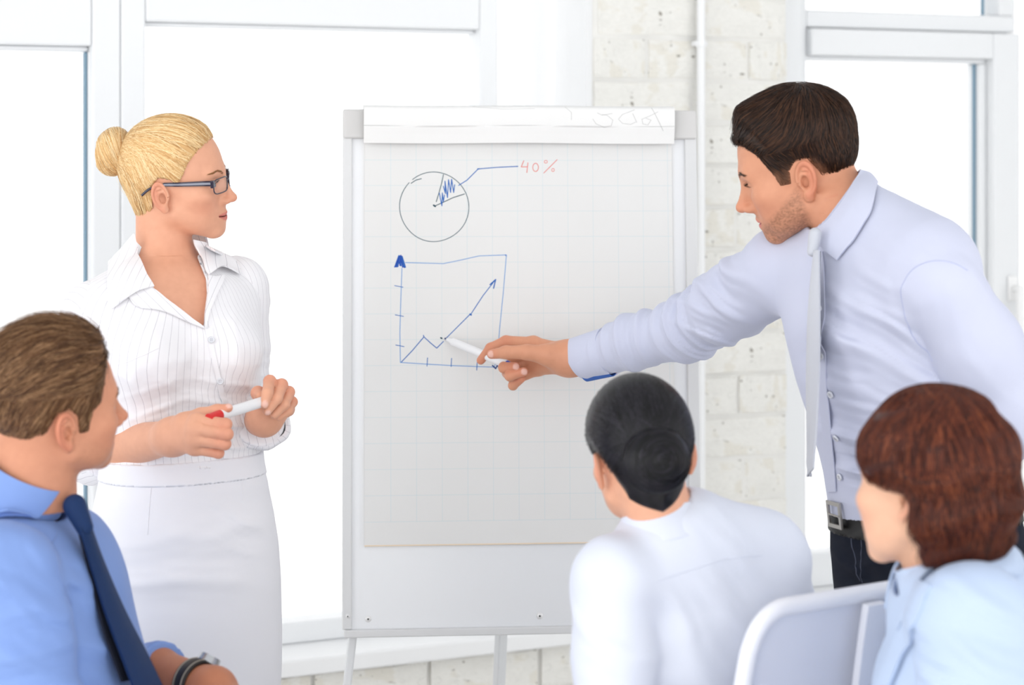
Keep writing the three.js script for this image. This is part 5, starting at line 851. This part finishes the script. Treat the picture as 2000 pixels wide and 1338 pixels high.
// ---------------------------------------------------------------- seated man in a blue shirt
{
  const m = thing('person', 'seated brown-haired man in blue shirt and navy tie looking up', 'person'), [F0, R0] = dirs(0.985, 0.17), blue = cloth(128, 157, 216);
  const hip = P(95, 1338, 3.15).setY(0.54), O = P(138, 1500, 3.15), T = P(6, 985, 3.13), { A, F, R, L } = leanFrame(O, T, F0);
  const st = [[-0.06, 0, 0, 0.17, 0.13], [0.08, 0, 0.0, 0.168, 0.128], [0.18, 0, 0.0, 0.175, 0.124], [0.27, 0, 0.002, 0.182, 0.12], [0.33, 0, -0.004, 0.17, 0.108], [0.375, 0, -0.014, 0.11, 0.08], [L, 0, -0.02, 0.058, 0.058]];
  const J = { rs: P(2, 1135, 2.975), re: P(70, 1420, 2.96), rw: P(260, 1480, 2.98), ls: P(45, 1115, 3.3), le: P(170, 1340, 3.36), lw: P(418, 1348, 3.17), nb: P(64, 958, 3.12), head: P(103, 808, 3.11) };
  const mid = O.clone().addScaledVector(A, L - 0.085), tr = join(0.05, trunk(O, A, R, F, st, 2.4), bone(J.rs, 0.066, mid, 0.058), bone(J.ls, 0.064, mid, 0.058));
  const H = headAxes(J.head, 2.14, -0.1, 0.26, 0.925), head = headField({ brow: 1.1, nose: 1.05, smile: 0.6, lids: 0.004, jaw: 1.02, fold: 0 }), base = lin(212, 148, 117), tone = skinTone(base, { stubble: 0.18 });
  const cutY = P(60, 1000, 3.1).y, hd = makeHead(H, head, tone, J.nb, 0.061, null, cutY);
  const fore = chain([[J.le, 0.045], [P(300, 1308, 3.27), 0.04], [J.lw, 0.03]], 0.02), fL = [0, 1, 2, 3].map((i) => { const b = P(462, 1366 + i * 12, 3.12 + i * 0.012); return [[b, 0.012], [P(500, 1392 + i * 9, 3.1 + i * 0.01), 0.0105], [P(522, 1412 + i * 8, 3.09 + i * 0.01), 0.009], [P(532, 1430 + i * 6, 3.09 + i * 0.01), 0.008]]; });
  const tL = [[P(435, 1374, 3.11), 0.017], [P(456, 1394, 3.09), 0.013], [P(474, 1412, 3.075), 0.011], [P(484, 1430, 3.07), 0.009]], handF = handField(J.lw, 0.03, fL, tL, [[J.le, 0.045], [P(300, 1312, 3.27), 0.036], [J.lw, 0.03]]);
  const arm = lin(176, 108, 76), hGeo = mesh(handF, ...around([P(240, 1260, 3.4), P(530, 1440, 3.05)], 0.04), 0.0035, { color: handTone(mix3(base, arm, 0.75), [], []) });
  const legs = seatedLegs(m, hip, F0, R0, new THREE.MeshPhysicalMaterial({ color: srgb(44, 48, 62), roughness: 0.85 }), 'trousers', 'dark trousers');
  const bGeo = mesh(join(0.04, grow(tr, -0.016), legs, chain([[J.rs, 0.045], [J.re, 0.038], [J.rw, 0.03]])), V(-1.1, 0.08, -3.75), V(-0.15, cutY + 0.01, -2.6), 0.016, { color: () => base });
  part('body', mergeAll([hd.geo, hGeo, bGeo]), skinMat, m); addEyes(m, H, [0.12, 0.18, 0.24]); addBrows(m, H, head, lin(120, 86, 58), 1);
  const line = poly2([[0.2, 0.2], [0.094, 0.112], [0.078, 0.098], [0.068, 0.08], [0.058, 0.058], [0.05, 0.036], [0.036, 0.026], [0.03, -0.006], [0.018, -0.008], [0.012, 0.022], [0, 0.036], [-0.022, 0.034], [-0.032, 0.006], [-0.036, -0.02], [-0.052, -0.052], [-0.2, -0.062], [-0.2, 0.22]]);
  const dk = lin(74, 50, 34), md = lin(116, 82, 55), lt = lin(172, 134, 98);
  const hr = shortHair(H, head, line, { n: 7000, w: 0.0019, wave: 0.16, thick: (x, y, z) => { const k = smooth(0, 0.03, -line(z, y)); return 0.0015 + k * (0.006 + 0.011 * smooth(0.04, 0.11, y)); }, color: (t) => t < 0.6 ? mix3(dk, md, t * 1.6) : mix3(md, lt, (t - 0.6) * 1.8), len: (p) => 0.016 + 0.032 * smooth(0.03, 0.1, p.y), lift: (p) => 0.06 + 0.1 * smooth(0.06, 0.11, p.y), flow: (p) => p.y > 0.06 ? V(rr(-0.3, 0.3) + p.x * 3, -0.1 - Math.max(0, -p.z) * 4, -1) : V(rr(-0.15, 0.15), -1, -0.55 + rr(-0.15, 0.15)) });
  part('hair', hr.geo, hairMat, m, 'wavy brown hair swept back');
  // shirt
  let sh = folds(grow(tr, 0.007), [[P(170, 1200, 3.0), 0.13, V(0.4, 0.9, 0).normalize(), 14, 0.008], [P(120, 1120, 3.0), 0.1, V(0.85, 0.5, 0).normalize(), 14, 0.007], [P(220, 1290, 3.02), 0.1, V(0.3, 0.95, 0).normalize(), 20, 0.008]]); sh = rumple(sh, 0.003, 11);
  let sR = folds(chain([[J.rs, 0.083], [J.rs.clone().lerp(J.re, 0.5), 0.072], [J.re, 0.065], [J.rw, 0.05]], 0.03), [[P(60, 1230, 2.9), 0.15, V(0.5, 0.85, 0).normalize(), 13, 0.012], [P(90, 1130, 2.92), 0.08, V(0.9, 0.4, 0).normalize(), 20, 0.007], [P(40, 1310, 2.9), 0.1, V(-0.2, 0.95, 0).normalize(), 18, 0.009]]); sR = rumple(sR, 0.003, 12);
  const cut = P(318, 1312, 3.255), sL = cutBy(rumple(folds(chain([[J.ls, 0.075], [J.le, 0.063], [P(330, 1318, 3.25), 0.05]], 0.03), [[P(230, 1300, 3.3), 0.08, V(0.9, -0.3, 0).normalize(), 22, 0.006]]), 0.002, 14), cut, J.lw.clone().sub(J.le).normalize());
  const hole = bone(P(80, 860, 3.115), 0.062, P(64, 955, 3.12), 0.062), shirtF = (x, y, z) => Math.max(smin(smin(smax(sh(x, y, z), -hole(x, y, z), 0.006), sR(x, y, z), 0.01), sL(x, y, z), 0.01), 0.56 - y);
  const shirt = part('shirt', mesh(shirtF, V(-1.05, 0.52, -3.6), V(-0.35, 1.25, -2.72), 0.006), blue, m, 'sky blue button-up shirt');
  const cA = V(0.42, 0.9, 0.1).normalize(); shirtCollar(shirt, blue, P(58, 916, 3.115).addScaledVector(cA, -0.036), cA, V(0.86, -0.4, 0.42), 0.066, { stand: 0.036, fall: 0.055, point: 0.088, gap: 0.2, spread: 0.85, tilt: 0, flare: 0.012, body: sh });
  seam(shirtF, [[112, 1040], [108, 1080], [118, 1130], [140, 1180]], 0.0012, cloth(126, 152, 206), shirt, 'armhole_seam');
  // tie
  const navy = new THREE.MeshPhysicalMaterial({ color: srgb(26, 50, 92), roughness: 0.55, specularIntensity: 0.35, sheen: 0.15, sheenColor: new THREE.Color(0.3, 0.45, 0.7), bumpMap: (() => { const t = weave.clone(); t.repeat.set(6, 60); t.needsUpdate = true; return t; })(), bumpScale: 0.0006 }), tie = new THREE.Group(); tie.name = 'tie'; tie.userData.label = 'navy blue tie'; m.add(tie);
  const k0 = P(146, 988, 3.075), k1 = P(165, 1030, 3.06); part('knot', mesh(bone(k0, 0.017, k1, 0.0125), ...around([k0, k1], 0.04), 0.003), navy, tie);
  const tp = new THREE.CatmullRomCurve3([k1, P(192, 1110, 3.07), P(226, 1200, 3.07), P(266, 1290, 3.07), P(308, 1390, 3.07), P(330, 1440, 3.07)]), wd = V(-0.36, 0.12, 0.92).normalize();
  part('front_blade', sheet((u, v) => tp.getPoint(v).addScaledVector(wd, (u - 0.5) * lerp(0.03, 0.078, smooth(0, 0.9, v)) * (v > 0.94 ? 1 - (v - 0.94) / 0.06 * 0.95 : 1)).add(V(0.004 * Math.cos((u - 0.5) * 3), 0, 0.003 * Math.cos((u - 0.5) * 3))), 12, 50, 0.005), navy, tie);
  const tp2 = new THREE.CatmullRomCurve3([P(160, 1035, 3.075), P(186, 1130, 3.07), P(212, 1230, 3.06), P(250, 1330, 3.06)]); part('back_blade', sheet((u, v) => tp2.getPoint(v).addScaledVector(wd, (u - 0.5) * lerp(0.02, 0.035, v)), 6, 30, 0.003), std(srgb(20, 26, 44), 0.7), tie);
  // watch
  const wx = J.lw.clone().sub(P(300, 1308, 3.27)).normalize(), wq = new THREE.Quaternion().setFromUnitVectors(V(0, 1, 0), wx), wc = P(300, 1308, 3.27).lerp(J.lw, 0.72), leather = std(srgb(30, 24, 24), 0.5), watch = new THREE.Group(); watch.name = 'wristwatch'; watch.userData.label = 'wristwatch on a black leather strap'; m.add(watch);
  const strap = new THREE.LatheGeometry([[0.032, -0.012], [0.0375, -0.012], [0.0382, 0], [0.0375, 0.012], [0.032, 0.012], [0.032, 0], [0.032, -0.012]].map((a) => new THREE.Vector2(...a)), 48).applyQuaternion(wq).translate(wc.x, wc.y, wc.z); part('strap', strap, leather, watch);
  const st2 = (h) => new THREE.TorusGeometry(0.0381, 0.0005, 6, 60).rotateX(Math.PI / 2).translate(0, h, 0).applyQuaternion(wq).translate(wc.x, wc.y, wc.z); part('stitching', mergeAll([st2(0.0085), st2(-0.0085)]), std(srgb(196, 186, 172), 0.8), watch);
  const up = V(0.1, 0.75, -0.6).normalize(); up.addScaledVector(wx, -up.dot(wx)).normalize(); part('watch_case', rod(wc.clone().addScaledVector(up, 0.034), wc.clone().addScaledVector(up, 0.045), 0.018, 0.016, 28), std(srgb(176, 178, 182), 0.25, { metalness: 0.8 }), watch);
}

// ---------------------------------------------------------------- seated woman with a black bun, seen from behind
{
  const w = thing('person', 'seated woman with black hair in a bun and white shirt seen from behind', 'person'), [F0, R0] = dirs(-0.57, -0.82), white = cloth(222, 227, 240);
  const hip = V(0.335, 0.54, -3.235), O = P(1432, 1500, 3.2), T = P(1308, 1015, 3.1), { A, F, R, L } = leanFrame(O, T, F0);
  const J = { ls: P(1202, 1135, 3.04), le: P(1205, 1420, 3.0), rs: P(1482, 1092, 3.18), re: P(1560, 1330, 3.28), lw: P(1170, 1500, 3.2), rw: P(1420, 1480, 3.4), nb: P(1296, 1030, 3.09), head: P(1256, 905, 3.105) };
  const st = [[-0.06, 0, 0, 0.165, 0.12], [0.06, 0, 0, 0.15, 0.11], [0.15, 0, -0.005, 0.15, 0.108], [0.23, 0, -0.012, 0.158, 0.104], [0.29, 0, -0.012, 0.152, 0.09], [0.335, 0, -0.01, 0.1, 0.07], [L, 0, 0, 0.05, 0.05]];
  const mid = O.clone().addScaledVector(A, L - 0.07), tr = join(0.05, trunk(O, A, R, F, st, 2.3), bone(J.ls, 0.056, mid, 0.062), bone(J.rs, 0.056, mid, 0.062), bone(P(1320, 1030, 3.1), 0.045, J.rs, 0.058));
  const H = headAxes(J.head, -2.93, 0.1, -0.13, 0.885), head = headField({ jaw: 0.92, nose: 0.9, brow: 0.85, ear: 0.86 }), base = lin(230, 172, 142), tone = skinTone(base);
  const cutY = P(1296, 1045, 3.1).y, hd = makeHead(H, head, tone, J.nb, 0.05, null, cutY);
  const legs = seatedLegs(w, hip, F0, R0, cloth(60, 62, 72), 'trousers', 'dark trousers');
  const arms = join(0.03, chain([[J.ls, 0.04], [J.le, 0.034], [J.lw, 0.026]]), chain([[J.rs, 0.04], [J.re, 0.034], [J.rw, 0.026]]));
  const hands = [[J.lw, 1], [J.rw, -1]].map(([q, s]) => { const fw = F0, fs = [0, 1, 2, 3].map((i) => [0, 1, 2, 3].map((j) => [q.clone().addScaledVector(fw, 0.075 + j * 0.026).addScaledVector(R0, (i - 1.5) * 0.018).add(V(0, -0.004 * j * j, 0)), 0.0105 - j * 0.001])), th = [0, 1, 2, 3].map((j) => [q.clone().addScaledVector(fw, 0.03 + j * 0.02).addScaledVector(R0, s * (0.03 + j * 0.01)), 0.014 - j * 0.002]); return mesh(handField(q, 0.026, fs, th), ...around([q], 0.2), 0.005, { color: () => base }); });
  part('body', mergeAll([hd.geo, mesh(join(0.04, grow(tr, -0.014), legs, arms), V(-0.2, 0.08, -4.0), V(0.85, cutY + 0.01, -2.8), 0.016, { color: () => base }), ...hands]), skinMat, w);
  let sh = folds(grow(tr, 0.006), [[P(1300, 1180, 3.0), 0.16, V(0.45, 0.88, 0).normalize(), 9, 0.006], [P(1450, 1110, 3.08), 0.1, V(0.7, 0.7, 0).normalize(), 14, 0.008], [P(1330, 1290, 3.0), 0.14, V(0.7, 0.7, 0).normalize(), 10, 0.008]]); sh = rumple(sh, 0.003, 9);
  const sl = (a, b, c, ff) => rumple(folds(chain([[a, 0.06], [a.clone().lerp(b, 0.5), 0.057], [b, 0.054], [c, 0.042]], 0.03), ff), 0.003, 10), sL = sl(J.ls, J.le, J.lw, [[P(1180, 1260, 2.98), 0.12, V(0.6, 0.75, 0).normalize(), 12, 0.008]]), sR = sl(J.rs, J.re, J.rw, [[P(1530, 1160, 3.15), 0.08, V(0.6, 0.75, 0).normalize(), 18, 0.008]]);
  const hole = bone(P(1270, 930, 3.1), 0.047, J.nb, 0.05), shirtF = (x, y, z) => Math.max(smin(smin(smax(sh(x, y, z), -hole(x, y, z), 0.005), sL(x, y, z), 0.016), sR(x, y, z), 0.016), 0.57 - y);
  const shirt = part('shirt', mesh(shirtF, V(0.02, 0.54, -3.65), V(0.62, 1.16, -2.82), 0.0062), white, w, 'white shirt');
  { const cA = V(-0.22, 0.95, -0.2).normalize(), S = V(1, 0, 0).cross(cA), C = J.nb.clone().addScaledVector(cA, 0.004); const X = V(1, 0, 0).addScaledVector(cA, -cA.x).normalize(), Y = cA.clone().cross(X); part('collar', sheet((u, v) => { const t = u * 6.283; return C.clone().addScaledVector(cA, lerp(-0.024, 0.022, v)).addScaledVector(X, Math.cos(t) * lerp(0.062, 0.054, v)).addScaledVector(Y, Math.sin(t) * lerp(0.062, 0.054, v)); }, 50, 6, 0.004), white, shirt); }
  seam(sh, [[1250, 1150], [1330, 1120], [1420, 1092], [1490, 1085]], 0.0009, white, shirt, 'yoke_seam');
  // hair drawn into a low bun
  const blk = lin(6, 6, 8), gr = lin(46, 44, 52), cc = (t) => mix3(blk, gr, t * t);
  const line0 = poly2([[0.2, 0.22], [0.088, 0.088], [0.075, 0.07], [0.056, 0.045], [0.038, 0.026], [0.022, 0.018], [0.01, 0.03], [-0.012, 0.032], [-0.028, 0.006], [-0.032, -0.03], [-0.046, -0.072], [-0.2, -0.088], [-0.2, 0.22]]), line = (z, y, x = 0) => line0(z, y - 0.4 * Math.abs(x) * smooth(0, -0.04, y));
  const cap = (x, y, z) => smax(smin(head.core(x, y, z), seg(x, y, z, 0, -0.035, -0.03, 0.046, 0, -0.12, -0.045, 0.044), 0.03) - 0.003 - 0.007 * smooth(0, 0.03, -line(z, y, x)), line(z, y, x), 0.013);
  const bunC = V(0.006, 0.012, -0.106), bunF = (x, y, z) => ell(x - bunC.x, y - bunC.y, z - bunC.z, 0.054, 0.05, 0.036), list = [];
  const capGeo = mesh((x, y, z) => smin(cap(x, y, z), bunF(x, y, z), 0.008), V(-0.12, -0.11, -0.17), V(0.12, 0.18, 0.12), 0.003, { color: (x, y, z) => cc(0.5 + 0.4 * noise(x * 80, y * 80, z * 80)) });
  for (let i = 0; i < 4200; i++) { const th = rr(0, 6.283), el = rr(-0.5, 1.5), s = V(Math.cos(el) * Math.cos(th) * 0.1, 0.04 + Math.sin(el) * 0.11, Math.cos(el) * Math.sin(th) * 0.12); settle(cap, s, 0.001, 5); if (line(s.z, s.y, s.x) > -0.001) continue; const e = bunC.clone().add(V(rr(-0.03, 0.03), rr(-0.03, 0.03), 0.03)); settle(cap, e, 0.001, 4); const mid2 = s.clone().lerp(e, 0.5).add(V(s.x * 0.3, 0.03, -0.02)); list.push({ ...overlay(cap, [s, mid2, e], rr(0.0004, 0.0028), 11), w: rr(0.001, 0.0024), c: cc(rnd()) }); }
  for (let i = 0; i < 900; i++) { const a0 = rr(0, 6.283), r0 = Math.sqrt(rnd()), e = []; for (let q = 0; q < 6; q++) { const t = a0 + q * 0.34, r = 0.05 * clamp(r0 + q * 0.02, 0.08, 1); e.push(bunC.clone().add(V(Math.cos(t) * r * 1.05, Math.sin(t) * r, -0.05 * Math.sqrt(Math.max(0.02, 1 - r0 * r0))))); } list.push({ ...overlay(bunF, e, (t) => 0.0012 + 0.0042 * Math.sin(r0 * 10 + a0), 9), w: rr(0.002, 0.004), c: cc(rnd()) }); }
  part('hair', mergeAll([capGeo, locks(list)]).applyMatrix4(H), new THREE.MeshPhysicalMaterial({ vertexColors: true, roughness: 0.3, specularIntensity: 0.45, side: THREE.DoubleSide }), w, 'glossy black hair wound into a bun');
}

// ---------------------------------------------------------------- seated woman with a red-brown bob
{
  const w = thing('person', 'seated woman with red-brown bob and pale blue jacket', 'person'), [F0, R0] = dirs(-0.95, -0.3), pale = cloth(190, 207, 234);
  const hip = V(0.68, 0.54, -2.75), [FL, RL] = dirs(-0.8, 0.6), O = P(1945, 1570, 2.83), T = P(1856, 1110, 2.77), { A, F, R, L } = leanFrame(O, T, F0);
  const J = { ls: P(1900, 1215, 2.64), le: P(1915, 1480, 2.58), lw: P(1760, 1560, 2.7), rs: P(1885, 1165, 2.94), re: P(1850, 1420, 3.0), rw: P(1700, 1500, 2.95), nb: P(1846, 1110, 2.765), head: P(1818, 965, 2.755) };
  const st = [[-0.05, 0, 0, 0.165, 0.12], [0.07, 0, 0, 0.155, 0.115], [0.15, 0, 0.004, 0.16, 0.12], [0.215, 0, 0.002, 0.16, 0.108], [0.265, 0, -0.008, 0.13, 0.085], [L, 0, -0.01, 0.056, 0.056]];
  const mid = O.clone().addScaledVector(A, L - 0.06), tr = join(0.05, trunk(O, A, R, F, st, 2.3), bone(J.ls, 0.06, mid, 0.062), bone(J.rs, 0.06, mid, 0.062));
  const H = headAxes(J.head, -2.34, 0.02, 0.03, 0.925), head = headField({ jaw: 0.94, nose: 0.9, brow: 0.85, cheek: 1.1, ear: 0.9 }), base = lin(236, 186, 156), tone = skinTone(base);
  const cutY = P(1846, 1135, 2.76).y, hd = makeHead(H, head, tone, J.nb, 0.051, null, cutY);
  const legs = seatedLegs(w, hip, FL, RL, cloth(200, 212, 234), 'trousers', 'pale trousers');
  const arms = join(0.03, chain([[J.ls, 0.04], [J.le, 0.034], [J.lw, 0.026]]), chain([[J.rs, 0.04], [J.re, 0.034], [J.rw, 0.026]]));
  const hands = [[J.lw, 1], [J.rw, -1]].map(([q, s]) => { const fs = [0, 1, 2, 3].map((i) => [0, 1, 2, 3].map((j) => [q.clone().addScaledVector(F0, 0.075 + j * 0.026).addScaledVector(R0, (i - 1.5) * 0.018).add(V(0, -0.004 * j * j, 0)), 0.0105 - j * 0.001])), th = [0, 1, 2, 3].map((j) => [q.clone().addScaledVector(F0, 0.03 + j * 0.02).addScaledVector(R0, s * (0.03 + j * 0.01)), 0.014 - j * 0.002]); return mesh(handField(q, 0.026, fs, th), ...around([q], 0.2), 0.005, { color: () => base }); });
  part('body', mergeAll([hd.geo, mesh(join(0.04, grow(tr, -0.014), legs, arms), V(0.1, 0.08, -3.3), V(1.05, cutY + 0.012, -2.2), 0.016, { color: () => base }), ...hands]), skinMat, w); addEyes(w, H, [0.12, 0.15, 0.1]);
  let sh = rumple(folds(grow(tr, 0.009), [[P(1820, 1290, 2.62), 0.12, V(0.6, 0.8, 0).normalize(), 14, 0.007], [P(1780, 1230, 2.65), 0.1, V(0.9, 0.4, 0).normalize(), 12, 0.006]]), 0.003, 9);
  const sl = (a, b, c, ff) => rumple(folds(chain([[a, 0.074], [a.clone().lerp(b, 0.5), 0.066], [b, 0.058], [c, 0.045]], 0.03), ff), 0.003, 10), sL = sl(J.ls, J.le, J.lw, [[P(1880, 1300, 2.56), 0.12, V(0.5, 0.85, 0).normalize(), 16, 0.01], [P(1840, 1320, 2.58), 0.08, V(0.3, 0.95, 0).normalize(), 26, 0.007]]), sR = sl(J.rs, J.re, J.rw, []);
  const hole = bone(P(1826, 1010, 2.76), 0.056, P(1838, 1125, 2.765), 0.062), jac = (x, y, z) => Math.max(smin(smin(smax(sh(x, y, z), -hole(x, y, z), 0.006), sL(x, y, z), 0.012), sR(x, y, z), 0.016), 0.57 - y);
  const jacket = part('jacket', mesh(jac, V(0.34, 0.54, -3.15), V(0.86, 1.16, -2.4), 0.006), pale, w, 'pale blue jacket');
  { const cA = V(-0.2, 0.97, -0.08).normalize(); shirtCollar(jacket, pale, J.nb.clone().add(V(0, 0.0, 0)), cA, V(-0.9, -0.2, -0.15), 0.062, { stand: 0.03, fall: 0.056, point: 0.075, gap: 0.6, spread: 0.85, tilt: 0.2, flare: 0.016, body: sh }); }
  leaf(sh, [[[1800, 1140], [1775, 1200], [1748, 1270], [1722, 1338]], [[1825, 1150], [1798, 1215], [1770, 1280], [1742, 1345]]], 0.006, 0.005, pale, jacket, 'lapel');
  // bob
  const c1 = lin(44, 18, 13), c2 = lin(84, 38, 25), c3 = lin(142, 76, 46), cc = (t) => t < 0.65 ? mix3(c1, c2, t * 1.5) : mix3(c2, c3, (t - 0.65) * 2);
  const outl = poly2([[0.2, 0.25], [0.12, 0.06], [0.09, 0.052], [0.066, 0.034], [0.046, 0.02], [0.02, 0.016], [-0.02, 0.012], [-0.037, -0.01], [-0.034, -0.05], [-0.014, -0.078], [-0.02, -0.098], [-0.07, -0.104], [-0.2, -0.085], [-0.2, 0.25]]);
  const vol0 = (x, y, z) => { let d = ell(x, y - 0.042, z + 0.012, 0.098, 0.11, 0.115); d = smin(d, ell(x, y + 0.02, z + 0.03, 0.094, 0.085, 0.088), 0.04); return d + 0.0045 * Math.sin(y * 95 + 2.5 * noise(x * 18, y * 12, z * 18) + x * 20) * smooth(0.09, 0.02, y); };
  const vol = (x, y, z) => smax(vol0(x, y, z), outl(z, y) + 0.004 * noise(x * 60, y * 30, z * 60), 0.014), list = [], top = V(0.015, 0.15, -0.005);
  const vGeo = mesh(vol, V(-0.13, -0.13, -0.15), V(0.13, 0.18, 0.13), 0.0034, { color: (x, y, z) => cc(0.35 + 0.3 * noise(x * 50, y * 14, z * 50)) });
  for (let i = 0; i < 6500; i++) {
    const th = rr(0, 6.283), end = V(Math.cos(th) * 0.1, rr(-0.11, 0.03), Math.sin(th) * 0.11), s = top.clone().add(V(rr(-0.02, 0.02), 0, rr(-0.06, 0.05))); const t0 = rnd() * 0.5, a = s.clone().lerp(end, t0); a.add(V(end.x * 0.5 * Math.sin(t0 * 3.1), 0.03 * Math.sin(t0 * 3.1), end.z * 0.5 * Math.sin(t0 * 3.1))); settle(vol0, a, 0.001, 5); settle(vol0, end, 0.001, 4);
    const mid2 = a.clone().lerp(end, 0.5).multiplyScalar(1.15), o = overlay(vol0, [a, mid2, end], rr(0.0003, 0.003), 14), ph = rr(-0.6, 0.6); const keep = { pts: [], nor: [] }; for (let q = 0; q < o.pts.length; q++) { const p = o.pts[q]; p.x += 0.004 * Math.sin(p.y * 90 + ph + p.z * 30); p.z += 0.003 * Math.sin(p.y * 80 + ph + p.x * 30); if (outl(p.z, p.y) > 0.004) break; keep.pts.push(p); keep.nor.push(o.nor[q]); } if (keep.pts.length > 3) list.push({ ...keep, w: rr(0.0012, 0.003), c: cc(rnd()) });
  }
  part('hair', mergeAll([vGeo, locks(list)]).applyMatrix4(H), hairMat, w, 'layered red-brown bob');
}
renderer.render(scene, camera);
